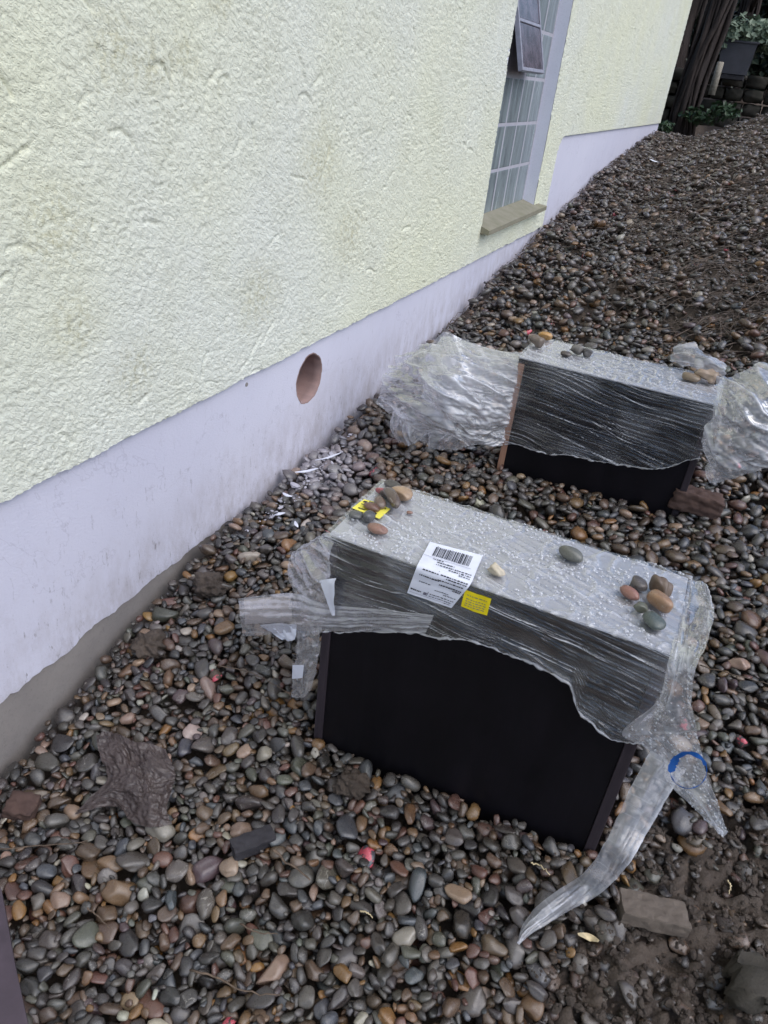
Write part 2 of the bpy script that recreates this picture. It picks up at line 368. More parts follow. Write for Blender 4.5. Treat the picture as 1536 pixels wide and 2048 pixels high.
M = dict(
    render=mat_render(), plinth=mat_plinth(),
    concrete=mat_concrete('bare_concrete', (150, 143, 138), (132, 126, 123), 1.0, 0.35),
    reveal=mat_concrete('reveal_paint', (232, 232, 242), (226, 226, 238), 1.0, 0.1),
    sill=mat_concrete('mossy_sill', (128, 125, 104), (150, 144, 128), 2.0, 0.2),
    glass=mat_block_glass(),
    mortar=mat_concrete('mortar', (186, 183, 192), (170, 168, 176), 3.0, 0.2),
    flap_glass=mat_plain('stained_flap_glass', (92, 84, 92), 0.2, 0.3, 14, 0.6, 0.3),
    flap_frame=mat_plain('flap_frame', (150, 150, 162), 0.4, 0.1),
    dark_gap=mat_plain('dark_interior', (26, 26, 32), 0.9, 0.2),
    clay=mat_concrete('clay_sleeve', (164, 135, 128), (142, 120, 116), 3.0, 0.15),
    pebble=mat_pebble(), pebble_dull=mat_pebble('damp_stone', 0.5),
    soil=mat_soil('wet_soil', (72, 61, 53), (92, 80, 70)),
    mud=mat_soil('dark_mud', (60, 51, 45), (98, 86, 76), 0.5, 1.6),
    film=mat_film('stretch_film', 0.03, 0.05, (4.0, 120.0), (0.9, 0.91, 0.96), bumps=0.22, rough=0.07, spec=1.5, cap=0.35),
    film_top=mat_film('stretch_film_top', 0.10, 0.22, (5.0, 110.0), (0.92, 0.93, 0.98), bumps=0.22, rough=0.09, spec=3.2, cap=0.6),
    film_loose=mat_film('loose_film', 0.33, 0.28, (5.0, 90.0), (0.93, 0.94, 1.0), 0.08, 0.08, 1.5, 0.30),
    film_tail=mat_film('rolled_film', 0.40, 0.30, (4.0, 90.0), (0.86, 0.87, 0.93), 0.10, 0.10, 1.5, 0.3),
    panel=mat_panel(),
    board_edge=mat_wood('board_edge', (40, 34, 40), (62, 54, 60)),
    ply_edge=mat_wood('plywood_edge', (150, 112, 92), (176, 138, 116)),
    top_board=mat_plain('pale_top_board', (204, 204, 209), 0.6, 0.03, 12),
    paper=mat_plain('white_paper', (222, 224, 236), 0.6, 0.03, 20, 0.3, 0.15),
    ink=mat_plain('black_ink', (34, 32, 44), 0.7, 0.1),
    grey_ink=mat_plain('grey_ink', (110, 108, 124), 0.7, 0.1),
    yellow=mat_plain('yellow_sticker', (236, 214, 36), 0.5, 0.06, 20, 0.3, 0.1),
    yellow_pale=mat_plain('pale_yellow_sticker', (240, 228, 96), 0.5, 0.05, 20, 0.3, 0.1),
    blue_ink=mat_plain('blue_print', (24, 92, 176), 0.5, 0.1),
    card=mat_wood('corrugated_card', (190, 180, 176), (212, 202, 198), 0),
    brick_grey=mat_concrete('grey_brick', (118, 107, 97), (98, 88, 80), 4.0, 0.6),
    brick_brown=mat_concrete('brown_brick', (92, 72, 64), (78, 62, 58), 4.0, 0.6),
    slate=mat_concrete('dark_slate', (62, 60, 64), (48, 46, 50), 4.0, 0.5),
    rag=mat_soil('muddy_foil', (88, 77, 74), (66, 58, 57), 0.30, 1.0, 0.25),
    twig=mat_plain('twig', (92, 78, 66), 0.7, 0.3, 60),
    stem=mat_plain('dry_stems', (88, 77, 69), 0.7, 0.3, 40),
    straw=mat_plain('pale_straw', (206, 188, 150), 0.7, 0.15, 40),
    board=mat_plain('purple_brown_board', (72, 62, 70), 0.55, 0.15, 12),
    bark=mat_bark('bark', (40, 34, 33), (74, 64, 60)),
    leaf_dark=mat_leaf('dark_leaf', (24, 32, 24), (44, 56, 38)),
    leaf_pale=mat_leaf('pale_leaf', (92, 108, 90), (134, 148, 126)),
    leaf_ivy=mat_leaf('ivy_leaf', (36, 42, 34), (74, 76, 64)),
    fern=mat_leaf('fern_leaf', (32, 52, 32), (54, 76, 46)),
    planter=mat_plain('grey_planter', (70, 70, 77), 0.6, 0.08, 8),
    stone_wall=mat_concrete('mossy_wall', (74, 68, 62), (58, 56, 48), 1.0, 0.8),
    log=mat_plain('pale_log', (150, 142, 128), 0.7, 0.2, 30),
)
def mat_water():
    t = NT('water_drop'); tr = t.n('ShaderNodeBsdfTransparent', Color=(0.98, 0.98, 1.0, 1)); gl = t.n('ShaderNodeBsdfGlossy', Roughness=0.05)
    wh = t.n('ShaderNodeBsdfDiffuse', Color=(0.95, 0.96, 1.0, 1)); fr = t.n('ShaderNodeFresnel', IOR=1.33).outputs[0]
    a = t.n('ShaderNodeMixShader', Fac=0.32, i1=tr.outputs[0], i2=wh.outputs[0])  # white diffuse share paints the drops' bright sky glints into their colour
    m = t.n('ShaderNodeMixShader', Fac=t.n('ShaderNodeClamp', Value=t.math('MULTIPLY', fr, 3.0), Min=0.0, Max=0.4).outputs[0], i1=a.outputs[0], i2=gl.outputs[0]); t.link(m.outputs[0], t.out.inputs['Surface']); return t.m
M['water'] = mat_water()

# ------------------------------------------------------------------ ground shape
CZ = CAM[2]
_by = np.array([-60, -1, 0.2, .69, .92, 1.2, 1.465, 1.976, 2.43, 3.25, 3.99, 4.91, 6.6, 9.3, 10.5, 13, 200])
_bz = np.array([-1.52, -1.52, -1.50, -1.455, -1.39, -1.32, -1.25, -1.224, -1.18, -1.068, -.934, -.82, -.58, -.374, -.42, -.60, -.60]) + CZ - .012
_sy = np.array([-60, .3, 1.0, 2.3, 4.0, 6.0, 9.0, 12, 200]); _ss = np.array([.02, .035, .05, .055, .15, .24, .40, .3, .3])
def ground(x, y):
    x = np.asarray(x, float); y = np.asarray(y, float)
    xe = np.where(x < 1.5, x, 1.5 + 0.7 * np.tanh((x - 1.5) / 1.2)); xe = np.maximum(xe, -0.1)
    wf = np.clip((y - 4) / 4, 0, 1); z = np.interp(y, _by, _bz) + np.interp(y, _sy, _ss) * (xe * (1 - wf) + wf * 1.35 * (np.sqrt(np.maximum(xe - .42, 0) ** 2 + .0064) - .06))
    near = np.clip(1 - np.hypot(x - 1, y - 3) / 14, 0, 1)
    return z + near * (0.008 * samp(N_BIG, x * 130, y * 130) + 0.004 * samp(N_MED, x * 120, y * 120))
def at_ground(px, py, h=0.0):
    d = ray(px, py); lo = 0.3; t_ = lo
    for _ in range(4000):
        p = CAM + d * t_
        if p[2] <= ground(p[0], p[1]) + h: break
        t_ += 0.004
    return CAM + d * t_
# earth shows instead of pebbles in the lower right corner, in front of the near box and in the bank above
def mud_mask(x, y):
    """1 = bare mud, 0 = pebbles"""
    P = project(np.stack([x, y, ground(x, y)], -1)); px, py = P[..., 0], P[..., 1]
    n = samp(N_MED, np.asarray(x) * 200, np.asarray(y) * 200) * 40
    a = np.clip(((px - (1190 - (py - 1690) * 0.62)) + n) / 90, 0, 1) * np.clip((py - 1585 + n) / 60, 0, 1)
    b = np.clip(1 - (np.hypot((px - 1010) / 95, (py - 1720) / 80) - 0.5 + n / 90) / 0.5, 0, 1)
    c = np.clip(1 - (np.hypot((px - 740) / 120, (py - 1560 - (px - 740) * .35) / 28) - 0.6 + n / 120) / 0.4, 0, 1)
    e = np.clip(1 - (np.hypot((px - 1440) / 150, (py - 560) / 70) - 0.5 + n / 60) / 0.5, 0, 1) * 0.75
    return np.where(np.asarray(y) > -0.2, np.maximum.reduce([a, b, c, e]), 0.0)

def seg(a, b, d0, d1):
    n = max(2, int(round((b - a) / ((d0 + d1) / 2)))); s = np.linspace(0, 1, n + 1)
    w = d0 + (d1 - d0) * s; c = np.concatenate([[0], np.cumsum((w[1:] + w[:-1]) / 2)]); return a + (b - a) * c / c[-1]
gx = np.unique(np.round(np.concatenate([seg(-150, -2, 25, .6), seg(-2, -.02, .5, .05), seg(-.02, 1.75, .011, .011), seg(1.75, 4, .03, .4), seg(4, 150, .5, 25)]), 5))
gy = np.unique(np.round(np.concatenate([seg(-150, -1, 25, .4), seg(-1, .25, .3, .03), seg(.25, 1.5, .009, .011), seg(1.5, 4, .012, .03), seg(4, 10, .035, .07), seg(10, 16, .1, .4), seg(16, 250, .5, 30)]), 5))
GX, GY = np.meshgrid(gx, gy)
mm = mud_mask(GX, GY)
GZ = ground(GX, GY) - 0.030 * (1 - mm) + mm * (0.005 * samp(N_FINE, GX * 260, GY * 260) + 0.010 * samp(N_MED, GX * 420, GY * 420) + .002)
gravel = mesh_obj('gravel_ground', np.stack([GX, GY, GZ], -1).reshape(-1, 3), grid_faces(len(gy), len(gx)), M['soil'])
tag(gravel, 'sloping bed of wet river pebbles and mud beside the house', None, None, 'structure')

# ------------------------------------------------------------------ house
house = empty('house', (-2.0, 5.0, 0.0), 'pale yellow rendered house wall with lavender plinth and glass block window', 'house')
Y_END = 9.80; Z_YEL = -.788 + CZ; Z_STEP = -.276 + CZ; Y_STEP = 4.945
W_Y0, W_Y1, W_Z0, W_Z1 = 3.64, 4.61, -.634 + CZ, .62 + CZ
REC = -0.0725
# plaster relief: trowelled grains and dragged furrows
CELL = 0.002
_t1 = fft_noise(2048, 2.6, 7.5, 21, (1.3, 0.75)); _t2 = fft_noise(2048, 10, 40, 22); _t3 = fft_noise(2048, 60, 300, 23); _t4 = fft_noise(2048, 3.0, 8.0, 24)
GRAIN = (0.0007 * np.clip(_t1, -1.2, 1.0) - 0.0030 * np.clip(_t1 - .7, 0, 1.6)) * (0.85 + 0.5 * np.clip(_t3, -1.5, 1.5)) + 0.0003 * _t4
RELIEF = 0.0004 * _t2
_g = np.random.default_rng(5)
_k = np.arange(-5, 6); _ker = np.exp(-(_k[:, None] ** 2 + _k[None, :] ** 2) / 2.4)
_fur = np.zeros_like(RELIEF)
for _ in range(800):
    x, y = _g.uniform(0, 2048, 2); a = _g.normal(1.25, 0.65) if _g.random() < .7 else _g.uniform(0, math.pi); bend = _g.normal(0, 0.05)
    dep = _g.uniform(0.4, 1.0)
    for s in range(int(_g.uniform(6, 34))):
        ix = int(x) + _k; iy = int(y) + _k
        blk = np.ix_(iy % 2048, ix % 2048); _fur[blk] = np.maximum(_fur[blk], _ker * dep)
        x += math.cos(a) * 1.4; y += math.sin(a) * 1.4; a += bend + _g.normal(0, 0.06)
RELIEF = (RELIEF - 0.0075 * _fur).astype(np.float32)
def wall_patch(ys, zs, keep):
    Y, Z = np.meshgrid(ys, zs); ca, sa_ = math.cos(.62), math.sin(.62)
    X = samp(RELIEF, Y / CELL, Z / CELL) + samp(GRAIN, (Y * ca - Z * sa_) / CELL, (Y * sa_ + Z * ca) / CELL)
    ed = np.ones_like(X)
    V = np.stack([X * ed, Y, Z], -1).reshape(-1, 3); F = grid_faces(len(zs), len(ys))
    yc = (Y[:-1, :-1] + Y[1:, 1:]) / 2; zc = (Z[:-1, :-1] + Z[1:, 1:]) / 2
    return V, F[keep(yc, zc).ravel()]
def keep_yel(y, z):
    ok = ~((y > W_Y0) & (y < W_Y1) & (z > W_Z0) & (z < W_Z1))
    r = np.hypot(np.clip(Y_STEP + .12 - y, 0, 1), np.clip(z - (Z_STEP - .12), 0, 1))
    under = (y > Y_STEP) & (z < Z_STEP) & ~((y < Y_STEP + .12) & (z > Z_STEP - .12) & (r > .12))
    return ok & ~under
ysA = seg(-.5, .78, .06, .004); ysB = seg(.78, 2.6, .0034, .0072)
ys = np.unique(np.concatenate([ysA, ysB, seg(2.6, W_Y0, .009, .011), seg(W_Y0, W_Y1, .011, .014), seg(W_Y1, Y_STEP, .013, .015), seg(Y_STEP, Y_END, .015, .035)]))
zs = np.unique(np.concatenate([np.linspace(Z_YEL, W_Z0, 56), seg(W_Z0, CZ + .2, .0036, .0042), seg(CZ + .2, W_Z1, .007, .01), seg(W_Z1, CZ + 1.2, .012, .03)]))
def tidy(a):
    a = np.sort(a); return a[np.concatenate([[True], np.diff(a) > 5e-4])]
ys, zs = tidy(ys), tidy(zs)
V, F = wall_patch(ys, zs, keep_yel)
# ragged lower edge of the plaster, turned back to the plinth
low = np.abs(V[:, 2] - zs[0]) < 1e-6
V[low, 2] += np.clip(0.0012 * samp(N_FINE, V[low, 1] * 300, V[low, 1] * 0) + 0.0016 * samp(N_MED, V[low, 1] * 160, V[low, 1] * 0 + 7), -.003, .003)
wall = mesh_obj('wall', V, F[:, ::-1], M['render'], house)
# lower lip of the plaster
lip_y = ys[ys <= Y_STEP + 1e-6]; lv = V[low][: len(lip_y)]
lv2 = lv.copy(); lv2[:, 0] = -0.02; lv2[:, 2] += 0.003
mesh_obj('wall_edge', np.concatenate([lv, lv2]), np.stack([np.arange(len(lv) - 1), np.arange(1, len(lv)), len(lv) + np.arange(1, len(lv)), len(lv) + np.arange(len(lv) - 1)], -1), M['render'], house)
MB().box((-.02, Y_STEP + .02, Z_STEP - .001), (-.002, Y_END, Z_STEP + .004)).build('wall_edge', M['render'], house)
# the rest of the shell: upper wall, gable return and back, so that it shades the place like a house
(MB().box((-.25, -4.0, CZ + 1.205), (0.0, Y_END, CZ + 4.2)).build('upper_wall', M['render'], house))
(MB().box((-.25, -4.0, -.4), (0.0, -.505, CZ + 1.2)).build('wall_continuation', M['render'], house))
(MB().box((-6.0, Y_END - .25, -.4), (-.03, Y_END - .004, CZ + 4.2)).build('gable_wall', M['render'], house))
(MB().box((-6.3, -4.0, CZ + 4.22), (0.45, Y_END + .4, CZ + 4.4)).build('roof', M['slate'], house))
# painted plinth with the round sleeve opening
HY, HZ, HR = 1.1 * 1.848, 1.1 * -.8295 + CZ, 0.081
PLX = -0.014
def plinth_low(y):   # ragged lower limit of the paint
    return np.interp(y, [-1, .73, 1.11, 1.59, 1.85, 3, 10], [-1.262, -1.258, -1.236, -1.228, -1.262, -1.30, -1.3]) + CZ + 0.004 * samp(N_MED, np.asarray(y) * 150, np.asarray(y) * 0 + 3) + .002 * samp(N_FINE, np.asarray(y) * 200, np.asarray(y) * 0 + 3)
pv, pf = [], []
def strip(ya, yb, n, zlo, zhi):
    o = len(pv); yy = np.linspace(ya, yb, n + 1)
    for y in yy:
        pv.append((PLX, y, float(zlo(y)))); pv.append((PLX, y, float(zhi(y))))
    for k in range(n): pf.append((o + 2 * k, o + 2 * k + 2, o + 2 * k + 3, o + 2 * k + 1))
ztop = lambda y: Z_YEL + .006 if y <= Y_STEP + .001 else Z_STEP + .002
S_ = 0.13
strip(-.5, HY - S_, 240, plinth_low, lambda y: Z_YEL + .006)
strip(HY - S_, HY + S_, 20, plinth_low, lambda y: HZ - S_)
strip(HY - S_, HY + S_, 20, lambda y: HZ + S_ * .9, lambda y: Z_YEL + .012)
strip(HY + S_, Y_STEP, 120, plinth_low, lambda y: Z_YEL + .006)
strip(Y_STEP + .0005, Y_END, 40, lambda y: .1, lambda y: Z_STEP + .003)
o = len(pv); NH = 64
for k in range(NH):
    a = 2 * math.pi * k / NH; c, s = math.cos(a), math.sin(a); m = max(abs(c), abs(s))
    pv.append((PLX, HY + HR * c, HZ + HR * s)); zz = S_ * s / m
    pv.append((PLX, HY + S_ * c / m, HZ + (zz * .9 if zz > 0 else zz)))
for k in range(NH):
    j = (k + 1) % NH; pf.append((o + 2 * k, o + 2 * k + 1, o + 2 * j + 1, o + 2 * j))
# turn the ragged bottom back to the concrete
mesh_obj('plinth', np.array(pv), pf, M['plinth'], house, None, False)
MB().box((-.3, -.5, -.6), (PLX - .004, HY - S_, Z_YEL - .02)).box((-.3, HY + S_, -.6), (PLX - .004, Y_END - .26, Z_YEL - .02)).box((-.3, HY - S_, -.6), (PLX - .004, HY + S_, HZ - S_)).build('foundation_wall', M['concrete'], house)
# clay sleeve
sv, sf = [], []; rings = [(PLX + .0005, HR + .004), (PLX + .001, HR - .001), (PLX - .03, HR - .002), (-.34, HR - .003)]
for (x, r) in rings:
    for k in range(NH):
        a = 2 * math.pi * k / NH; w = 1 + .014 * math.sin(5 * a + x * 40) + .010 * math.sin(11 * a) + .008 * math.sin(23 * a + 1)
        sv.append((x, HY + r * w * math.cos(a), HZ + r * w * math.sin(a)))
for i in range(len(rings) - 1):
    for k in range(NH):
        j = (k + 1) % NH; sf.append((i * NH + k, i * NH + j, (i + 1) * NH + j, (i + 1) * NH + k))
sf.append(tuple(range(3 * NH, 4 * NH)))
tag(mesh_obj('duct_sleeve', np.array(sv), sf, M['clay'], house), 'round terracotta sleeve opening in the lavender plinth')
# small plugged hole and scuffs in the plinth
MB().tube([(PLX - .002, 1.668, -.818 + CZ), (PLX + .0015, 1.668, -.818 + CZ)], [.007, .006], 10).build('plugged_hole', M['concrete'], house)

# window: 5 x 6 glass blocks in a painted reveal
win = empty('window', (REC, (W_Y0 + W_Y1) / 2, W_Z0)); win.parent = house; win.location = np.array(win.location) - np.array(house.location)
MB().box((REC - .12, W_Y1, W_Z0 - .002), (-.003, W_Y1 + .03, W_Z1)).box((REC - .12, W_Y0 - .03, W_Z0 - .002), (-.003, W_Y0, W_Z1)).box((REC - .12, W_Y0 - .03, W_Z1), (-.003, W_Y1 + .03, W_Z1 + .03)).build('reveal', M['reveal'], win)
BY = [4.60 - .20 * k for k in range(6)][::-1]; ROWZ = [-.617 + .2055 * k + CZ for k in range(7)]
MB().box((REC - .09, BY[0] - .02, ROWZ[0]), (REC + .0014, W_Y1, ROWZ[-1] + .02)).build('mortar_grid', M['mortar'], win)
# dished face of one block, shared by all
n = 11; uu = np.array([-1, -.96, -.9, -.6, -.3, 0, .3, .6, .9, .96, 1]); U, Vv = np.meshgrid(uu, uu); rr = np.maximum(np.abs(U), np.abs(Vv))
dome = np.where(rr > .97, .0002, np.where(rr > .80, 0.0024, 0.0018 + 0.0004 * np.sin(U * 9)))
Uc = U; Vc = Vv
gb = mesh_obj('glass_block', np.stack([dome, Uc * .0925, Vc * .0975], -1).reshape(-1, 3) + np.array(world_loc(win)), grid_faces(n, n), M['glass'], win)
first = True
for r in range(6):
    for c in range(5):
        if r in (3, 4) and c in (1, 2): continue     # opening of the vent flap
        loc = Vector((REC, (BY[c] + BY[c + 1]) / 2, (ROWZ[r] + ROWZ[r + 1]) / 2)) - Vector(world_loc(win))
        if first: b = gb; first = False
        else:
            b = gb.copy(); COL.objects.link(b); b.parent = win
        b.location = loc
MB().box((REC - .088, 3.80, ROWZ[3]), (REC - .003, 4.20, ROWZ[5])).build('vent_opening', M['dark_gap'], win)
# vent flap hinged at its top edge and pushed outwards at the bottom
fl = empty('vent_flap', (0, 0, 0)); fl.parent = win
hin = np.array([-.104, 0, .412 + CZ]); bot = np.array([.012, 0, .024 + CZ]); dvec = (bot - hin); L = np.linalg.norm(dvec); dvec /= L
ang = math.atan2(dvec[0], -dvec[2])
fl.location = np.array([hin[0], 4.005, hin[2]]) - np.array(world_loc(win)); fl.rotation_euler = (0, -ang, 0)
def flap_part(name, boxes, mat):
    mb = MB()
    for a, b in boxes: mb.box(a, b, .002)
    o_ = mesh_obj(name, np.array(mb.v), mb.f, mat, None, (0, 0, 0), False); o_.parent = fl; return o_
flap_part('flap_frame', [((-.012, -.195, -L), (.012, -.183, 0)), ((-.012, .183, -L), (.012, .195, 0)), ((-.012, -.183, -L), (.012, .183, -L + .016)), ((-.0115, -.183, -.212), (.0115, .183, -.198)), ((-.012, -.183, -.016), (.012, .183, 0))], M['flap_frame'])
for z0, z1 in ((-L + .017, -.213), (-.197, -.017)):
    flap_part('pane', [((-.006, -.182, z0), (.007, .182, z1))], M['flap_glass'])
# sloping stone sill
sa, sb = 3.625, 4.755
V = np.array([(REC - .02, sa + .02, -.600 + CZ), (REC - .02, W_Y1, -.600 + CZ), (.045, sb, -.640 + CZ), (.045, sa, -.640 + CZ)])
V2 = V.copy(); V2[:, 2] -= .022; V2[0:2, 2] -= .03
mesh_obj('sill', np.concatenate([V, V2]), [(0, 3, 2, 1), (4, 5, 6, 7), (0, 1, 5, 4), (1, 2, 6, 5), (2, 3, 7, 6), (3, 0, 4, 7)], M['sill'], win, None, False)

# ------------------------------------------------------------------ pebbles
def cube_sphere(n):
    V = []; idx = {}; F = []
    def vid(p):
        k = tuple(np.round(p, 6))
        if k not in idx: idx[k] = len(V); V.append(np.array(p, float))
        return idx[k]
    ls = np.tan(np.linspace(-1, 1, n + 1) * math.pi / 4)
    for ax in range(3):
        for sg in (-1, 1):
            for i in range(n):
                for j in range(n):
                    q = []
                    for (a, b) in ((i, j), (i + 1, j), (i + 1, j + 1), (i, j + 1)):
                        p = [0, 0, 0]; p[ax] = sg; p[(ax + 1) % 3] = ls[a]; p[(ax + 2) % 3] = ls[b]; q.append(vid(p))
                    F.append(q if sg > 0 else q[::-1])
    V = np.array(V); V /= np.linalg.norm(V, axis=1)[:, None]; return V, np.array(F)
def stone_shapes(n, count, seed, rough=0.05, cuts=(0, 4), boxy=(0.75, 1.0)):
    V, F = cube_sphere(n); g = np.random.default_rng(seed); out = []
    for _ in range(count):
        e = g.uniform(*boxy); P = np.sign(V) * np.abs(V) ** e; P /= np.abs(P).max()
        for _ in range(int(g.integers(cuts[0], cuts[1]))):
            d = g.normal(size=3); d /= np.linalg.norm(d); h = g.uniform(.56, .88); s = P @ d - h
            P = P - np.where(s > 0, s * .9, 0)[:, None] * d
        for k in range(5):
            d = g.normal(size=3) * (1.2 + .7 * k); P = P * (1 + rough / (1 + .5 * k) * np.sin(P @ d + g.uniform(0, 6)))[:, None]
        taper = g.uniform(-.22, .22); P[:, 1] *= 1 + taper * P[:, 0]; P[:, 2] *= 1 + g.uniform(-.15, .15) * P[:, 0]
        out.append(P / np.abs(P).max(axis=0))
    return out, F
SH_HI, F_HI = stone_shapes(6, 48, 31, .08, (2, 8), (.70, 1.0)); SH_LO, F_LO = stone_shapes(2, 24, 32, .06, (1, 4)); SH_MID, F_MID = stone_shapes(3, 36, 33, .08, (1, 6), (.70, 1.0))
PAL = [((76, 73, 72), 20), ((94, 90, 88), 22), ((114, 109, 105), 10), ((108, 90, 75), 17), ((130, 104, 78), 7), ((152, 114, 68), 3.6), ((114, 82, 72), 6.5),
       ((168, 144, 126), 4), ((190, 184, 174), 2.2), ((86, 90, 97), 9), ((96, 97, 88), 7), ((60, 58, 59), 11), ((94, 78, 82), 2.5)]
PW = np.array([w for _, w in PAL]); PW = PW / PW.sum(); PC = np.array([srgb(*c) for c, _ in PAL]) * np.array([1.07, 1.02, .96]) * .73
def pebble_color(g, light=0.0):
    c = PC[g.choice(len(PC), p=PW)] * g.uniform(.75, 1.2) * (1 + .035 * g.normal(size=3))
    c = c * (1 - light) + np.array(srgb(186, 180, 188)) * light
    return np.clip(c, .01, .9)
HC = 0.005; HX0, HX1, HY0, HY1 = 0.0, 1.75, .22, 9.7
hx = np.arange(HX0, HX1, HC) + HC / 2; hy = np.arange(HY0, HY1, HC) + HC / 2
HXX, HYY = np.meshgrid(hx, hy)
_mm = mud_mask(HXX, HYY)
G0 = ground(HXX, HYY)
HM = G0 - 0.030 * (1 - _mm)
B1 = dict(x0=.588, x1=1.216, y0=1.042, y1=1.284, top=-.759 + CZ)
B2 = dict(x0=.612, x1=1.208, y0=2.243, y1=2.492, top=-.745 + CZ)
BOXH = np.zeros_like(HM, bool)
for B in (B1, B2): BOXH |= (HXX > B['x0'] - .004) & (HXX < B['x1'] + .004) & (HYY > B['y0'] - .004) & (HYY < B['y1'] + .004)
HM[BOXH] = 5.0
def rand_rot(g, tilt):
    return rotz(g.uniform(0, 2 * math.pi)) @ rotx(g.normal(0, tilt)) @ roty(g.normal(0, tilt))
def quad(Rm, abc):
    A = Rm @ np.diag(1 / np.asarray(abc) ** 2) @ Rm.T
    rx = math.sqrt(np.linalg.inv(A)[0, 0]); ry = math.sqrt(np.linalg.inv(A)[1, 1])
    nx = int(rx / HC) + 1; ny = int(ry / HC) + 1
    dx = np.arange(-nx, nx + 1) * HC; dy = np.arange(-ny, ny + 1) * HC; DX, DY = np.meshgrid(dx, dy)
    b = A[0, 2] * DX + A[1, 2] * DY; c = A[0, 0] * DX ** 2 + 2 * A[0, 1] * DX * DY + A[1, 1] * DY ** 2 - 1
    disc = b * b - A[2, 2] * c; m = disc > 0; s = np.sqrt(np.where(m, disc, 0))
    return nx, ny, m, (-b - s) / A[2, 2], (-b + s) / A[2, 2]
pebbles = []
def drop(x, y, abc, Rm, g, tries=5, spread=.035, sink=.0):
    nx, ny, m, lo, up = quad(Rm, abc); best = None
    for k in range(tries):
        xx = x + (g.normal(0, spread) if k else 0); yy = y + (g.normal(0, spread) if k else 0)
        ci = int((xx - HX0) / HC); cj = int((yy - HY0) / HC)
        if ci - nx < 0 or cj - ny < 0 or ci + nx >= HM.shape[1] or cj + ny >= HM.shape[0]: continue
        H = HM[cj - ny:cj + ny + 1, ci - nx:ci + nx + 1]
        d = np.where(m, H - lo, -9); z = d.max()
        if z > 4: continue
        # let it settle a little into the gaps between its neighbours
        dd = d[m]; z = max(z - .006, np.partition(dd, -max(1, len(dd) // 8))[-max(1, len(dd) // 8)])
        rel = z - G0[cj, ci]
        if best is None or rel < best[0]: best = (rel, ci, cj, z)
    if best is None or best[0] > .05: return None
    rel, ci, cj, z = best; z -= sink
    H = HM[cj - ny:cj + ny + 1, ci - nx:ci + nx + 1]; np.copyto(H, np.maximum(H, np.where(m, z + up, -9)))
    return np.array([HX0 + (ci + .5) * HC, HY0 + (cj + .5) * HC, z])
g = np.random.default_rng(41)
def in_view(P, mrg=120):
    q = project(P); return (q[2] > .1) and (-mrg < q[0] < 1536 + mrg) and (q[1] < 2048 + mrg)
def scatter(n, ya, yb, amean, tries):
    for _ in range(n):
        x = g.uniform(0.005, 1.72); y = g.uniform(ya, yb)
        ji = min(HM.shape[0] - 1, int((y - HY0) / HC)), min(HM.shape[1] - 1, int((x - HX0) / HC)); z0 = G0[ji]
        if not in_view((x, y, z0)): continue
        m = float(_mm[ji])
        if g.random() < m * .82: continue
        a = float(np.clip(amean * math.exp(g.normal(0, .36)), .006, .031)) * (0.8 if m > .4 else 1.0)
        abc = np.array([a, a * g.uniform(.48, .9), a * g.uniform(.28, .62)])
        Rm = rand_rot(g, .36)
        p = drop(x, y, abc, Rm, g, tries, .03, .010 * m * g.random())
        if p is None: continue
        qx, qy, _ = project(p)
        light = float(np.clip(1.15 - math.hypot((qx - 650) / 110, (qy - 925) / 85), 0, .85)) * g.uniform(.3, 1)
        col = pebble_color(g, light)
        if m > .15 or g.random() < .10: col = col * (1 - .6 * max(m, .5)) + np.array(srgb(74, 66, 60)) * .6 * max(m, .5)
        if y > 3.2: 
            k_ = min(.6, (y - 3.2) * .14); col = col * (1 - k_) + np.array(srgb(92, 79, 71)) * k_
        paint = 1.0 if g.random() < .0025 else 0.0
        pebbles.append((p, abc, Rm, col, paint))
scatter(14000, .24, 1.75, .0148, 3)
scatter(10000, 1.75, 3.3, .0155, 3)
scatter(18000, 3.3, 9.6, .0165, 2)
scatter(6500, .24, 1.75, .0138, 4)
scatter(2600, 1.75, 3.3, .0155, 3)
scatter(7500, .24, 1.45, .0135, 6)
scatter(2500, 1.45, 3.0, .0150, 4)
scatter(2200, .24, 1.6, .0085, 4)
# which pebbles show largest: nearest ones lying on top, in frame and not behind a box
def hidden(P, eye=CAM):
    d = P - eye
    for B in (B1, B2):
        lo = np.array([B['x0'], B['y0'], -1]); hi = np.array([B['x1'], B['y1'], B['top']])
        t1 = (lo - eye) / d; t2 = (hi - eye) / d; a = np.minimum(t1, t2).max(); b = np.maximum(t1, t2).min()
        if a < b and 0 < a < 1: return True
    return False
def buried(p, abc, Rm):
    top = p[2] + math.sqrt((Rm @ np.diag(abc ** 2) @ Rm.T)[2, 2]); ci = int((p[0] - HX0) / HC); cj = int((p[1] - HY0) / HC); r = max(1, int(abc[1] * .75 / HC))
    return all(HM[min(max(cj + b, 0), HM.shape[0] - 1), min(max(ci + a, 0), HM.shape[1] - 1)] > top + .008 for a, b in ((0, 0), (r, 0), (-r, 0), (0, r), (0, -r)))
EYES = [CAM + np.array(e) for e in ((-.5, 0, .1), (.6, 0, .1), (0, 0, .35), (0, 0, 0))]
pebbles = [q for q in pebbles if not buried(q[0], q[1], q[2]) and not (q[0][1] < 4 and all(hidden(q[0], e) for e in EYES))]
score = []
for i, (p, abc, Rm, col, paint) in enumerate(pebbles):
    q = project(p); s = 0
    if 10 < q[0] < 1526 and 0 < q[1] < 2040 and p[1] < 1.7 and not hidden(p):
        ci = int((p[0] - HX0) / HC); cj = int((p[1] - HY0) / HC); top = p[2] + math.sqrt((Rm @ np.diag(abc ** 2) @ Rm.T)[2, 2])
        if HM[cj, ci] < top + .003: s = abc[0] * abc[1] / q[2] ** 2
    score.append(s)
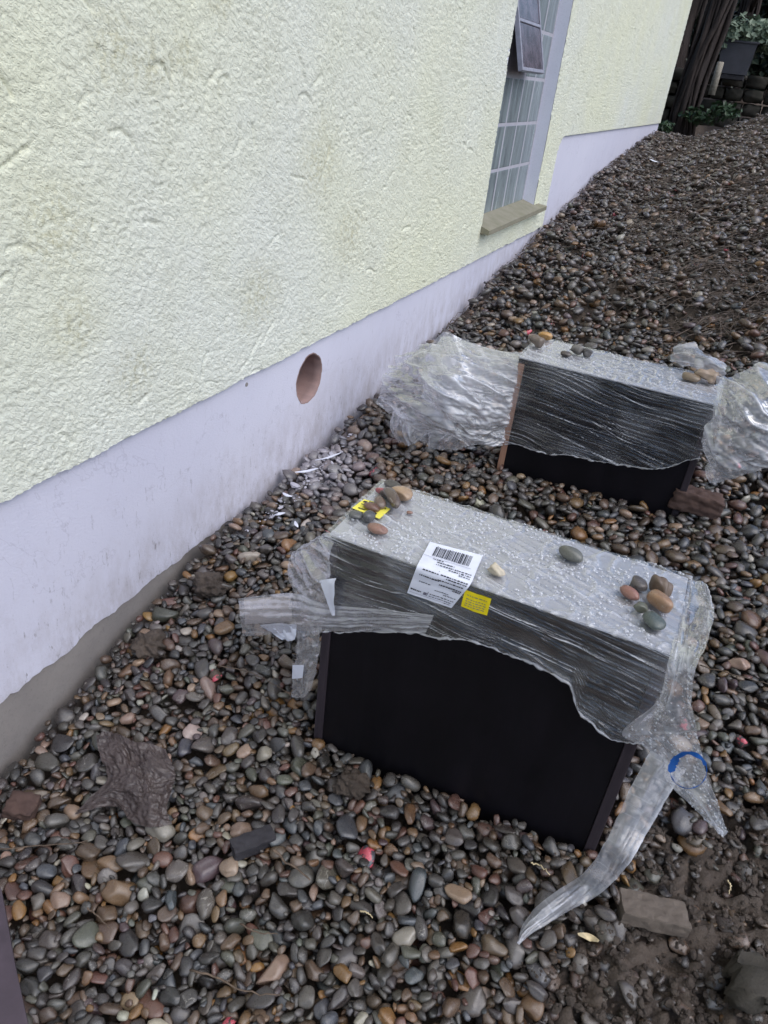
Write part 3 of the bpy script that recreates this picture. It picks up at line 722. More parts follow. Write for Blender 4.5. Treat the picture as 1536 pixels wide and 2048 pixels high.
order = np.argsort(score)[::-1]; singles = set(int(i) for i in order[:300] if score[i] > 0)
def stone_verts(p, abc, Rm, S):
    return (S * abc) @ Rm.T + p
cats = {'hi': ([], [], [], [], SH_HI, F_HI), 'mid': ([], [], [], [], SH_MID, F_MID), 'lo': ([], [], [], [], SH_LO, F_LO)}
for i, (p, abc, Rm, col, paint) in enumerate(pebbles):
    far = p[1]
    key = 'hi' if i in singles else ('mid' if far < 1.55 else 'lo')
    L = cats[key]; S = L[4][int(g.integers(len(L[4])))]
    V = stone_verts(p, abc * 1.12, Rm, S); off = g.uniform(-40, 40, 3)
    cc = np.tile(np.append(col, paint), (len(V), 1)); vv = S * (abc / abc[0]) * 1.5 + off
    if i in singles:
        base = p - np.array([0, 0, V[:, 2].min() * 0 + (p[2] - V[:, 2].min())])
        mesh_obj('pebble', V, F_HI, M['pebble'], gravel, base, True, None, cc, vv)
    else:
        L[0].append(V); L[1].append(cc); L[2].append(vv)
V_all, F_all, C_all, P_all = [], [], [], []; off = 0
for key in ('mid', 'lo'):
    L = cats[key]
    for V, cc, vv in zip(L[0], L[1], L[2]):
        V_all.append(V); C_all.append(cc); P_all.append(vv); F_all.append(L[5] + off); off += len(V)
pm = mesh_obj('pebble_mass', np.concatenate(V_all), np.concatenate(F_all), M['pebble'], gravel, None, True, None, np.concatenate(C_all), np.concatenate(P_all))
tag(pm, None, None, None, 'stuff')
print('pebbles', len(pebbles), 'singles', len(singles))

BED = np.where(BOXH, G0, HM).copy()
def bed(x, y):
    i = int((x - HX0) / HC); j = int((y - HY0) / HC)
    if 0 <= i < BED.shape[1] and 0 <= j < BED.shape[0]: return BED[max(0, j - 2):j + 3, max(0, i - 2):i + 3].max()
    return float(ground(x, y))
def at_top(px, py, h=0.0):
    d = ray(px, py); t_ = .3
    while t_ < 14:
        p = CAM + d * t_
        if p[2] <= bed(p[0], p[1]) + h: break
        t_ += .004
    return CAM + d * t_
# mud crumbs and clods in the bare patches
SH_CL, F_CL = stone_shapes(2, 30, 61, 0.22, (1, 4), (.75, 1.0))
def clod_mass(name, pts, mat, rmin, rmax, parent=None):
    Vs, Fs, o = [], [], 0
    for (x, y) in pts:
        a = rmin * (rmax / rmin) ** (g.random() ** 2.0); abc = a * np.array([1, g.uniform(.7, 1), g.uniform(.5, .8)])
        p = drop(x, y, abc, rand_rot(g, .5), g, 1, 0, a * .75)
        if p is None: continue
        V = stone_verts(p, abc, rand_rot(g, .5), SH_CL[int(g.integers(30))]); Vs.append(V); Fs.append(F_CL + o); o += len(V)
    return mesh_obj(name, np.concatenate(Vs), np.concatenate(Fs), mat, parent, None, False)
pts = []
while len(pts) < 3200:
    x, y = g.uniform(.3, 1.72), g.uniform(.3, 1.4)
    if in_view((x, y, ground(x, y)), 60) and g.random() < float(mud_mask(np.array(x), np.array(y))) - .08: pts.append((x, y))
tag(clod_mass('mud_crumbs', pts, M['mud'], .002, .011, gravel), None, None, None, 'stuff')

# ------------------------------------------------------------------ film surfaces
def catmull(C, n):
    C = np.asarray(C, float); m = len(C); E = np.concatenate([[2 * C[0] - C[1]], C, [2 * C[-1] - C[-2]]])
    t = np.linspace(0, m - 1, n); k = np.minimum(t.astype(int), m - 2); f = (t - k).reshape((-1,) + (1,) * (C.ndim - 1))
    p0, p1, p2, p3 = E[k], E[k + 1], E[k + 2], E[k + 3]
    return .5 * (2 * p1 + (p2 - p0) * f + (2 * p0 - 5 * p1 + 4 * p2 - p3) * f ** 2 + (3 * p1 - p0 - 3 * p2 + p3) * f ** 3)
def surf(ctrl, nr, nc):
    S = catmull(ctrl, nr); return np.swapaxes(catmull(np.swapaxes(S, 0, 1), nc), 0, 1)
def sheet_uv(S):
    du = np.linalg.norm(np.diff(S, axis=1), axis=2).mean(axis=0); dv = np.linalg.norm(np.diff(S, axis=0), axis=2).mean(axis=1)
    U, V = np.meshgrid(np.concatenate([[0], np.cumsum(du)]), np.concatenate([[0], np.cumsum(dv)])); return U, V
def normals(S):
    n = np.cross(np.gradient(S, axis=1), np.gradient(S, axis=0)); n /= np.linalg.norm(n, axis=2)[..., None] + 1e-9
    if np.einsum('ijk,ijk->', n, CAM - S) < 0: n = -n
    return n
def crest(d, lo=72, hi=99.5, amt=.55):
    a, b = np.percentile(d, [lo, hi]); return np.clip((d - a) / (b - a), 0, 1) ** 2 * amt
def crumple(S, amp, ridge=1.0, streak=0.0, seed=0, freq=700.0, positive=False, fine=0.12, swap=False, Vv=None, fold=None, an=.28):
    U, V = sheet_uv(S); o = seed * 137.1
    if Vv is not None: V = Vv
    if swap: U, V = V, U
    wob = .006 * samp(N_BIG, U * 160 + o, V * 160)
    if fold is None: Ur, Vr = U, V
    else:
        cf, sf_ = math.cos(fold), math.sin(fold); Ur, Vr = (U * cf + V * sf_) * an, -U * sf_ + V * cf
    d = ridge * (samp(RIDGE, Ur * freq + o, Vr * freq + o * .7) - .55) + fine * (samp(RIDGE2, Ur * freq * 1.6 + o, Vr * freq * 1.6) - .5)
    freq = freq * 1.0
    d = d + streak * (samp(STREAK, U * 500 + o, (V + wob) * 1100 + o) - (0 if positive else .25))
    if positive: d = d - d.min()
    return S + normals(S) * (amp * d)[..., None], d
def film_obj(name, parts, mat, parent, crease=None):
    """parts: list of grids that belong to ONE piece of film"""
    Vs, Fs, UVs, o = [], [], [], 0
    for S in parts:
        U, V = sheet_uv(S); Vs.append(S.reshape(-1, 3)); UVs.append(np.stack([U + o * .001, V], -1).reshape(-1, 2)); Fs.append(grid_faces(*S.shape[:2]) + o); o += S.shape[0] * S.shape[1]
    ob = mesh_obj(name, np.concatenate(Vs), np.concatenate(Fs), mat, parent, None, True, np.concatenate(UVs))
    cr = np.zeros(o, np.float32)
    if crease is not None:
        k_ = 0
        for S, c_ in zip(parts, crease):
            m_ = S.shape[0] * S.shape[1]
            if c_ is not None: cr[k_:k_ + m_] = np.broadcast_to(c_, S.shape[:2]).ravel()
            k_ += m_
    ob.data.attributes.new('crease', 'FLOAT', 'POINT').data.foreach_set('value', cr)
    return ob
def roll(P, r):
    """a rolled hem along a polyline, as a grid"""
    P = np.asarray(P); t = np.gradient(P, axis=0); t /= np.linalg.norm(t, axis=1)[:, None] + 1e-9
    x = np.cross(t, [0, 0, 1.0]); x /= np.linalg.norm(x, axis=1)[:, None] + 1e-9; y = np.cross(x, t)
    a = np.linspace(0, 2 * math.pi, 7); rr = r * (1 + .5 * samp(N_MED, np.arange(len(P)) * 4.0, np.zeros(len(P))))
    return P[:, None] + rr[:, None, None] * (np.cos(a)[None, :, None] * x[:, None] + np.sin(a)[None, :, None] * y[:, None])
def ctrl_y(rows):
    return np.array([[at_y(*c) for c in r] for r in rows])
def wrapped_box(B, name_label, group, edge_mat, low_px, base_z, seed):
    x0, x1, y0, y1, zt = B['x0'], B['x1'], B['y0'], B['y1'], B['top']
    bx = empty('wrapped_box', ((x0 + x1) / 2, (y0 + y1) / 2, base_z), name_label, 'box', group)
    zb = base_z - .12; t = .020
    for a, b, em in ((x0, x0 + t, edge_mat), (x1 - t, x1, M['board_edge'])):
        MB().box((a, y0, zb), (b, y1, zt - t), .0012).build('side_board', em, bx)
    MB().box((x0 + t + .0005, y0 + .003, zb), (x1 - t - .0005, y0 + .021, zt - t), .001).build('front_panel', M['panel'], bx)
    MB().box((x0 + t + .0005, y1 - .021, zb), (x1 - t - .0005, y1 - .003, zt - t), .001).build('back_panel', M['panel'], bx)
    MB().box((x0, y0, zt - t + .0005), (x1, y1, zt - .0055), .001).build('top_board', M['panel'], bx)
    MB().box((x0, y0, zt - .005), (x1, y1, zt), .0015).build('top_sheet', M['top_board'], bx)
    # film over the top
    nx, ny = 220, 100
    X, Y = np.meshgrid(np.linspace(x0 - .006, x1 + .006, nx), np.linspace(y0 - .008, y1 + .006, ny))
    S = np.stack([X, Y, np.full_like(X, zt + .0025)], -1)
    ed = np.clip(np.minimum(Y - y0, y1 - Y) / .01, -.9, 0); S[..., 2] += ed * .004
    ang = .35; U2 = X * math.cos(ang) - Y * math.sin(ang); V2 = X * math.sin(ang) + Y * math.cos(ang)
    wr = samp(STREAK, U2 * 420 + seed * 50, V2 * 700); wr2 = samp(RIDGE, X * 500 + seed * 91, Y * 500)
    S[..., 2] += .0045 * wr + .007 * np.clip(wr2 - .72, 0, 1)
    # film over the front, torn off along a slanting lower edge
    nr = 200; nc = 130; xs = np.linspace(x0 - .004, x1 + .006, nc)
    lp = np.array([at_y(px, py, y0 - .008) for px, py in low_px]); zl = np.interp(xs, lp[:, 0], lp[:, 2]) + .003 * samp(N_MED, xs * 200 + seed * 9, xs * 0 + 5) + .0007 * samp(N_FINE, xs * 300, xs * 0 + 2)
    v = np.linspace(0, 1, nr)[:, None]
    Fz = (zt + .002) * (1 - v) + zl[None] * v; Fx = np.broadcast_to(xs, Fz.shape)
    FS = np.stack([Fx, np.full_like(Fz, y0 - .0035), Fz], -1)
    FS, d = crumple(FS, .0070, .25, 1.0, seed + 3, 300, True, .04, False, zt - Fz - .10 * (Fx - x0))
    FS[..., 1] -= .010 * v ** 3 * (.5 + .5 * np.sin(xs * 23 + seed))[None]
    FS[0, :, 1] = y0 - .008
    Uf, Vf = sheet_uv(FS); Vf = zt - Fz - .10 * (Fx - x0); wv = .01 * samp(N_BIG, Uf * 120 + seed * 33, Vf * 120)
    ln = samp(PLEAT, Uf * 260 + seed * 71, (Vf + wv) * 1900); pat = np.clip(.55 + .5 * samp(N_BIG, Uf * 300 + 40, Vf * 500 + seed * 60), .1, 1.2)
    cr = np.clip((ln - 1.05) / .9, 0, 1) ** 1.3 * pat * .95 + .10 * np.clip(samp(N_BIG, Uf * 260 + seed * 17, Vf * 420 + 9), 0, 1.5)  # thin white pleat lines, painting in the bright reflections along the wrinkles
    FS[..., 1] -= .0020 * np.clip((ln - .7) / 1.2, 0, 1)
    film = film_obj('stretch_film', [FS, roll(FS[-1], .0022)], M['film'], bx, [cr, .35])
    ft = film_obj('top_film', [S], M['film_top'], bx, [np.clip((wr - .45) / .4, 0, 1) * .5 + np.clip((wr2 - .86) / .14, 0, 1) ** 2 * .5])
    return bx, S, FS, film, ft

low1 = [(630, 1262), (850, 1263), (950, 1286), (1040, 1320), (1140, 1362), (1158, 1418), (1225, 1470), (1300, 1492), (1345, 1500)]
g1 = -1.33 + CZ
box1, S1, FS1, film1, ftop1 = wrapped_box(B1, 'near black box in torn clear film, with white label and stones on top', 'film wrapped boxes on the gravel', M['board_edge'], low1, g1, 1)
low2 = [(985, 884), (1100, 905), (1200, 925), (1300, 936), (1380, 921), (1440, 914)]
g2 = -1.16 + CZ
box2, S2, FS2, film2, ftop2 = wrapped_box(B2, 'far black box in clear film with bunched film at both ends', 'film wrapped boxes on the gravel', M['ply_edge'], low2, g2, 2)

# loose film at the near box
lg = surf(ctrl_y([[(640, 1075, 1.06), (652, 1068, 1.05), (660, 1066, 1.042), (664, 1067, 1.034)],
                  [(583, 1112, 1.10), (612, 1100, 1.07), (640, 1093, 1.045), (664, 1088, 1.030)],
                  [(579, 1160, 1.09), (608, 1152, 1.05), (634, 1146, 1.032), (660, 1140, 1.028)],
                  [(588, 1210, 1.08), (612, 1205, 1.04), (634, 1200, 1.030), (656, 1195, 1.028)],
                  [(592, 1270, 1.06), (612, 1272, 1.04), (628, 1270, 1.032), (645, 1264, 1.028)]]), 70, 50)
lg, d_lg = crumple(lg, .010, 1.0, .2, 4, 600, fine=.25, fold=.7)
bd = surf(ctrl_y([[(474, 1197, 1.05), (530, 1190, 1.045), (590, 1187, 1.035), (650, 1208, 1.028), (750, 1218, 1.026), (868, 1230, 1.026)],
                  [(480, 1235, 1.04), (530, 1230, 1.035), (592, 1228, 1.028), (650, 1236, 1.024), (750, 1240, 1.022), (862, 1244, 1.023)],
                  [(484, 1273, 1.05), (530, 1270, 1.042), (592, 1264, 1.032), (650, 1262, 1.027), (750, 1264, 1.025), (852, 1264, 1.026)]]), 26, 110)
bd, d_bd = crumple(bd, .006, .5, .8, 6, 700)
vs = surf(ctrl_y([[(593, 1262, 1.055), (618, 1262, 1.045), (641, 1262, 1.036)], [(592, 1300, 1.05), (616, 1300, 1.04), (638, 1300, 1.036)],
                  [(587, 1345, 1.05), (610, 1345, 1.04), (633, 1340, 1.036)], [(582, 1392, 1.05), (604, 1396, 1.045), (622, 1380, 1.04)]]), 50, 20)
vs, d_vs = crumple(vs, .006, .8, .4, 8, 900, swap=True)
film_obj('film_gather', [lg, bd, vs], M['film_loose'], box1, [crest(d_lg), crest(d_bd), crest(d_vs)])
rb = surf(ctrl_y([[(1378, 1160, 1.285), (1396, 1163, 1.287), (1408, 1172, 1.28), (1414, 1182, 1.26)],
                  [(1372, 1205, 1.21), (1396, 1203, 1.205), (1414, 1207, 1.19), (1428, 1215, 1.17)],
                  [(1356, 1258, 1.12), (1382, 1256, 1.115), (1404, 1256, 1.10), (1425, 1262, 1.08)],
                  [(1338, 1318, 1.03), (1362, 1318, 1.03), (1382, 1320, 1.02), (1400, 1325, 1.01)],
                  [(1312, 1400, 1.025), (1338, 1400, 1.015), (1360, 1400, 1.0), (1382, 1398, .99)],
                  [(1240, 1468, 1.025), (1300, 1462, 1.01), (1350, 1460, .995), (1393, 1452, .98)],
                  [(1302, 1508, 1.0), (1340, 1508, .985), (1375, 1510, .97), (1406, 1510, .965)],
                  [(1340, 1566, .97), (1370, 1568, .96), (1394, 1566, .95), (1416, 1560, .945)],
                  [(1392, 1622, .945), (1408, 1624, .94), (1422, 1618, .935), (1433, 1608, .93)],
                  [(1438, 1664, .925), (1444, 1668, .925), (1450, 1670, .92), (1456, 1664, .92)]]), 170, 60)
rb, d_rb = crumple(rb, .012, 1.0, .1, 9, 420, fine=.25, fold=1.45)
tc = [(1335, 1520, 78, 1.0), (1300, 1580, 74, .96), (1262, 1650, 66, .92), (1228, 1715, 60, .88), (1185, 1765, 54, 0), (1130, 1800, 50, 0), (1085, 1830, 44, 0), (1052, 1862, 26, 0), (1036, 1888, 6, 0)]
rows = []
for k, (px, py, w, Y) in enumerate(tc):
    a = tc[max(0, k - 1)]; b = tc[min(len(tc) - 1, k + 1)]; tx, ty = b[0] - a[0], b[1] - a[1]; l = math.hypot(tx, ty); nx_, ny_ = -ty / l, tx / l
    r = []
    for q in (-.5, -.2, .15, .5):
        X_, Y_ = px + nx_ * w * q, py + ny_ * w * q; hgt = .020 + .018 * (1 - abs(q) * 2)
        r.append(at_y(X_, Y_, Y - .012 * (1 - abs(q) * 2)) if Y else at_top(X_, Y_, hgt))
    rows.append(r)
tail = surf(np.array(rows), 150, 22); tail, d_tail = crumple(tail, .006, .35, 1.3, 12, 700, swap=True)
flap_o = film_obj('film_corner', [rb], M['film_loose'], box1, [crest(d_rb)])
film_obj('film_tail', [tail], M['film_tail'], box1, [crest(d_tail)])
# blue printed ring on the hanging film
Prb = project(rb); nrm = normals(rb); ring_v, ring_f = [], []
for k in range(49):
    a = 2 * math.pi * k / 48; wd = 5.5 + 1.5 * math.sin(7 * a) if math.sin(a) > .35 else 1.1 + .5 * math.sin(9 * a)
    if 2.3 < a < 3.2: wd = 11.0 + 2 * math.sin(20 * a)
    for rr in (37 - wd, 37 + wd * .4):
        tx, ty = 1377 + rr * math.cos(a), 1541 - rr * .98 * math.sin(a)
        i, j = np.unravel_index(np.argmin((Prb[..., 0] - tx) ** 2 + (Prb[..., 1] - ty) ** 2), Prb.shape[:2])
        d_ = ray(tx, ty); nn = nrm[i, j]; tt = ((rb[i, j] - CAM) @ nn) / (d_ @ nn) if abs(d_ @ nn) > .25 else np.linalg.norm(rb[i, j] - CAM) / np.linalg.norm(d_)
        ring_v.append(rb[i, j] * 0 + CAM + d_ * (tt - .003))
for k in range(48): ring_f.append((2 * k, 2 * k + 1, 2 * k + 3, 2 * k + 2))
o_ = mesh_obj('printed_ring', np.array(ring_v), ring_f, M['blue_ink'], flap_o); 

# card strip and torn paper caught in the film
def slab(pts, th, name, mat, parent, nrm_dir=(0, -1, 0)):
    P = np.array(pts, float); n_ = len(P); Q = P - np.array(nrm_dir) * th
    F_ = [tuple(range(n_)), tuple(range(n_, 2 * n_))[::-1]] + [((k + 1) % n_, k, n_ + k, n_ + (k + 1) % n_) for k in range(n_)]
    return mesh_obj(name, np.concatenate([P, Q]), F_, mat, parent, None, False)
cs = surf(ctrl_y([[(488, 1199, 1.052), (535, 1194, 1.052), (583, 1191, 1.045)], [(490, 1222, 1.046), (536, 1219, 1.046), (584, 1216, 1.040)],
                  [(491, 1248, 1.052), (537, 1246, 1.052), (585, 1242, 1.045)]]), 31, 12)
cs[..., 1] -= .0022 * np.abs(np.sin(np.linspace(0, 3 * math.pi, 31)))[:, None]
film_obj('card_strip', [cs], M['card'], box1)
pp = surf(ctrl_y([[(640, 1160, 1.030), (672, 1156, 1.020)], [(650, 1190, 1.020), (668, 1180, 1.012)], [(664, 1230, 1.020), (669, 1232, 1.018)]]), 14, 8); pp, _ = crumple(pp, .003, 1, 0, 3, 900)
film_obj('paper_scrap', [pp], M['paper'], box1)
pp = surf(ctrl_y([[(520, 1250, 1.046), (560, 1246, 1.036), (592, 1250, 1.030)], [(545, 1266, 1.044), (570, 1270, 1.036), (592, 1272, 1.030)], [(565, 1279, 1.044), (578, 1282, 1.036), (590, 1279, 1.030)]]), 14, 14); pp, _ = crumple(pp, .004, 1, 0, 5, 900)
film_obj('paper_scrap', [pp], M['paper'], box1)
pp = surf(ctrl_y([[(585, 1330, 1.043), (608, 1330, 1.036)], [(584, 1358, 1.043), (605, 1356, 1.036)]]), 8, 8)
film_obj('paper_scrap', [pp], M['paper'], box1)

# white shipping label folded over the front edge, with its print
zt1 = B1['top'] + .0075; yf1 = B1['y0'] - .0145
TL, TR = at_z(860, 1083, zt1), at_z(966, 1111, zt1); BL, BR = at_y(814, 1186, yf1), at_y(903, 1216, yf1)
ML_, MR_ = at_y(836, 1121, yf1 + .002), at_y(944, 1154, yf1 + .002)
ML_[2] = MR_[2] = zt1 - .001
lab = surf(np.array([[TL, TR], [TL * .5 + ML_ * .5, TR * .5 + MR_ * .5], [ML_, MR_], [ML_ * .5 + BL * .5 + [0, -.001, 0], MR_ * .5 + BR * .5 + [0, -.001, 0]], [BL, BR]]), 41, 22)
lab, _ = crumple(lab, .0012, .8, 0, 2, 500)
lo_ = film_obj('label_sheet', [lab], M['paper'], box1)
nl = normals(lab)
def on_label(u, v, off=.0012):
    r, c = v * 40, u * 21; i, j = min(39, int(r)), min(20, int(c)); fr, fc = r - i, c - j
    L_ = lambda A: (A[i, j] * (1 - fc) + A[i, j + 1] * fc) * (1 - fr) + (A[i + 1, j] * (1 - fc) + A[i + 1, j + 1] * fc) * fr
    return L_(lab) + L_(nl) * off
def print_on(rects, name, mat, off=.0014):
    V_, F_ = [], []
    for (u0, v0, u1, v1) in rects:
        o = len(V_); V_ += [on_label(u0, v0, off), on_label(u1, v0, off), on_label(u1, v1, off), on_label(u0, v1, off)]; F_.append((o, o + 1, o + 2, o + 3))
    return mesh_obj(name, np.array(V_), F_, mat, lo_, None, False)
gg = np.random.default_rng(3); bars = []; u = .16
while u < .86:
    w = gg.choice([.008, .012, .02]); bars.append((u, .07, u + w, .25)); u += w + gg.choice([.008, .012, .018])
print_on(bars, 'barcode', M['ink'])
txt = []
def text_line(u0, u1, v, h=.013):
    u = u0
    while u < u1:
        w = gg.uniform(.012, .05); txt.append((u, v - h / 2 + gg.uniform(-.002, .002), min(u + w, u1), v + h / 2 + gg.uniform(-.002, .002))); u += w + gg.uniform(.008, .02)
for a in ((.20, .40, .30), (.30, .62, .335), (.30, .95, .375), (.55, .95, .41), (.75, .95, .44), (.12, .42, .52, .02), (.46, .96, .515, .018), (.58, .96, .55, .018), (.45, .93, .60, .02), (.10, .50, .615, .02), (.52, .95, .67, .022), (.80, .96, .70, .02), (.14, .38, .72), (.50, .78, .785), (.70, .95, .82), (.45, .95, .875), (.45, .93, .915), (.80, .93, .95), (.04, .28, .89, .024)): text_line(*a)
print_on(txt, 'printed_text', M['ink'])
print_on([(.40, .47, .412, .93), (.02, .28, .90, .284), (.03, .945, .95, .949), (.32, .875, .39, .925)], 'printed_rule', M['grey_ink'])
# yellow stickers
def sticker(corners, name, mat, lines, parent, bend=.002):
    C_ = np.array(corners); S_ = surf(C_, 9, 15); S_, _ = crumple(S_, bend, 1, 0, 7, 500)
    s_o = film_obj(name, [S_], mat, parent); n_ = normals(S_); V_, F_ = [], []
    for (u0, v0, u1, v1) in lines:
        o = len(V_)
        for (uu_, vv_) in ((u0, v0), (u1, v0), (u1, v1), (u0, v1)):
            i, j = min(7, int(vv_ * 8)), min(13, int(uu_ * 14)); fr, fc = vv_ * 8 - i, uu_ * 14 - j
            V_.append((S_[i, j] * (1 - fc) + S_[i, j + 1] * fc) * (1 - fr) + (S_[i + 1, j] * (1 - fc) + S_[i + 1, j + 1] * fc) * fr + n_[i, j] * .0012)
        F_.append((o, o + 1, o + 2, o + 3))
    mesh_obj('printed_text', np.array(V_), F_, M['grey_ink'] if name == 'sticker' and mat == M['yellow'] else M['ink'], s_o, None, False); return s_o
tl = []
for v in (.22, .42, .55, .68, .80):
    u = .12
    while u < .85:
        w = gg.uniform(.04, .14); tl.append((u, v - .02, min(.88, u + w), v + .02)); u += w + .04
tag(sticker([[at_y(930, 1180, yf1), at_y(956, 1188, yf1), at_y(983, 1197, yf1)], [at_y(922, 1212, yf1 + .001), at_y(948, 1223, yf1 + .001), at_y(974, 1231, yf1 + .001)]], 'sticker', M['yellow'], tl, box1), 'yellow printed sticker beside the white label')
tl = [(.08, .15, .2, .3), (.25, .1, .4, .18), (.1, .45, .3, .5), (.6, .15, .9, .2), (.62, .4, .68, .55), (.72, .4, .78, .55), (.5, .75, .62, .9), (.68, .72, .8, .88), (.15, .8, .4, .86)]
tag(sticker([[at_z(728, 998, zt1), at_z(755, 1006, zt1), at_z(781, 1018, zt1)], [at_z(704, 1016, zt1), at_z(732, 1027, zt1), at_z(759, 1038, zt1)]], 'sticker', M['yellow_pale'], tl, box1, .0008), 'pale yellow sticker under the stones on top')

# rain drops on the film
def drops(S, n, seed, parent, rmin=.0010, rmax=.0036, fn=None):
    g_ = np.random.default_rng(seed); Vd, Fd, o = [], [], 0; N_ = normals(S); nr, nc = S.shape[:2]
    a = np.linspace(0, 2 * math.pi, 8, endpoint=False)
    for _ in range(n):
        i, j = int(g_.integers(1, nr - 1)), int(g_.integers(1, nc - 1))
        if fn is not None and not fn(S[i, j], g_): continue
        p = S[i, j] + (S[i, min(nc - 1, j + 1)] - S[i, j]) * g_.random() + (S[min(nr - 1, i + 1), j] - S[i, j]) * g_.random(); nn = N_[i, j]
        r = rmin * (rmax / rmin) ** g_.random(); x = np.cross(nn, [.3, .5, .2]); x /= np.linalg.norm(x); y = np.cross(nn, x); e = g_.uniform(.8, 1.4)
        V_ = []
        for (rr, h) in ((1, -.1), (.78, .38), (.4, .58)):
            V_ += [p + r * (rr * (e * math.cos(t_) * x + math.sin(t_) * y) + h * nn) for t_ in a]
        V_.append(p + r * .64 * nn); Vd += V_
        for l in range(2):
            for k in range(8): Fd.append((o + l * 8 + k, o + l * 8 + (k + 1) % 8, o + l * 8 + 8 + (k + 1) % 8, o + l * 8 + 8 + k))
        for k in range(8): Fd.append((o + 16 + k, o + 16 + (k + 1) % 8, o + 24, o + 24))
        o += 25
    Fd = [f if f[2] != f[3] else f[:3] for f in Fd]
    return tag(mesh_obj('water_drops', np.array(Vd), Fd, M['water'], parent), None, None, None, 'stuff')
drops(S1, 1700, 1, ftop1, fn=lambda p, g_: samp(N_MED, p[0] * 150, p[1] * 150) > -.7)
drops(S2, 900, 2, ftop2)
drops(rb, 700, 3, flap_o, .0008, .0026, lambda p, g_: p[2] > B1['top'] - .25)

# loose film bunched at both ends of the far box
A = surf(ctrl_y([[(792, 716, 2.30), (850, 692, 2.33), (890, 676, 2.35), (960, 696, 2.33), (1040, 706, 2.27)],
                 [(774, 748, 2.22), (840, 735, 2.17), (890, 738, 2.14), (960, 752, 2.19), (1034, 760, 2.228)],
                 [(757, 788, 2.18), (830, 790, 2.10), (890, 800, 2.08), (960, 812, 2.16), (1022, 812, 2.228)],
                 [(752, 802, 2.20), (820, 836, 2.11), (890, 852, 2.09), (950, 866, 2.16), (1012, 862, 2.228)],
                 [(760, 808, 2.23), (825, 848, 2.15), (900, 874, 2.12), (950, 892, 2.17), (1003, 888, 2.228)]]), 110, 130)
A, d_A = crumple(A, .024, 1.0, .20, 21, 420, fine=.25, fold=.30)
Bk = surf(ctrl_y([[(850, 700, 2.40), (888, 666, 2.42), (930, 680, 2.40), (1000, 703, 2.36), (1052, 700, 2.30)],
                  [(846, 760, 2.38), (888, 750, 2.36), (940, 765, 2.33), (1000, 770, 2.30), (1040, 770, 2.26)],
                  [(850, 830, 2.36), (890, 840, 2.33), (940, 850, 2.30), (990, 850, 2.27), (1020, 850, 2.25)]]), 60, 80)
Bk, d_Bk = crumple(Bk, .026, 1.2, .1, 23, 360, fine=.2, fold=.9)
Cd = surf(ctrl_y([[(786, 812, 2.24), (820, 830, 2.19), (850, 850, 2.18), (900, 866, 2.17), (950, 880, 2.19)],
                  [(778, 852, 2.23), (812, 865, 2.17), (848, 862, 2.19), (880, 880, 2.16), (948, 888, 2.20)],
                  [(802, 893, 2.22), (818, 890, 2.18), (842, 880, 2.19), (866, 897, 2.17), (950, 893, 2.21)]]), 60, 90)
Cd, d_Cd = crumple(Cd, .018, 1.2, .1, 25, 560, fine=.25, fold=1.4)
film_obj('film_bunch', [A, Bk, Cd], M['film_loose'], box2, [crest(d_A), crest(d_Bk), crest(d_Cd)])
Dr = surf(ctrl_y([[(1432, 758, 2.30), (1470, 746, 2.32), (1500, 738, 2.33), (1531, 729, 2.34), (1570, 742, 2.31)],
                  [(1434, 800, 2.225), (1470, 798, 2.19), (1502, 795, 2.17), (1540, 795, 2.19), (1585, 800, 2.24)],
                  [(1414, 862, 2.225), (1450, 868, 2.15), (1492, 862, 2.12), (1545, 850, 2.14), (1590, 850, 2.20)],
                  [(1404, 914, 2.225), (1440, 922, 2.12), (1490, 914, 2.10), (1545, 900, 2.12), (1590, 890, 2.18)],
                  [(1424, 964, 2.17), (1440, 966, 2.13), (1490, 950, 2.12), (1545, 925, 2.14), (1590, 905, 2.20)]]), 110, 110)
Dr, d_Dr = crumple(Dr, .024, 1.1, .1, 27, 360, fine=.25, fold=.75)
Er = surf(ctrl_y([[(1340, 724, 2.50), (1360, 727, 2.50), (1390, 734, 2.49), (1420, 742, 2.46), (1452, 752, 2.42)],
                  [(1343, 706, 2.52), (1364, 706, 2.47), (1392, 712, 2.44), (1420, 724, 2.42), (1452, 740, 2.40)],
                  [(1350, 696, 2.56), (1366, 690, 2.56), (1390, 687, 2.56), (1418, 706, 2.52), (1452, 734, 2.46)]]), 50, 70)
Er, d_Er = crumple(Er, .014, 1.2, .1, 29, 400, fine=.2, fold=.5)
film_obj('film_bunch', [Dr, Er], M['film_loose'], box2, [crest(d_Dr), crest(d_Er)])

# ------------------------------------------------------------------ stones lying on the boxes
SH_ST, F_ST = stone_shapes(8, 14, 71, .05); SH_RO, F_RO = stone_shapes(8, 8, 72, .16, (2, 5), (.7, .9))
TOP_LOAD = {}
def stone(name, px, py, wpx, asp, hgt, ang, col, label, B, rough=False, lift=0.0, group=None, tilt=0.0, k=0, paint=0.0):
    zb = B['top'] + .004 + lift
    c = at_z(px, py, zb + .008); dist = (c - CAM) @ _f
    a = 1.12 * wpx * dist / FPX / 2; abc = np.array([a, a * asp, a * hgt])
    R_ = rotz(math.radians(ang)) @ roty(tilt); S_ = (SH_RO if rough else SH_ST)[k % (8 if rough else 14)]
    V_ = (S_ * abc) @ R_.T; V_ += np.array([c[0], c[1], zb - V_[:, 2].min()])
    gg_ = np.random.default_rng(int(px * 7 + py)); 
    o = mesh_obj(name, V_, F_ST, M['pebble_dull'] if rough else M['pebble'], None, (c[0], c[1], zb), True, None, np.tile(np.append(srgb(*col), paint), (len(V_), 1)), S_ * abc / a * 1.5 + gg_.uniform(-40, 40, 3))
    return tag(o, label, 'stone', group)
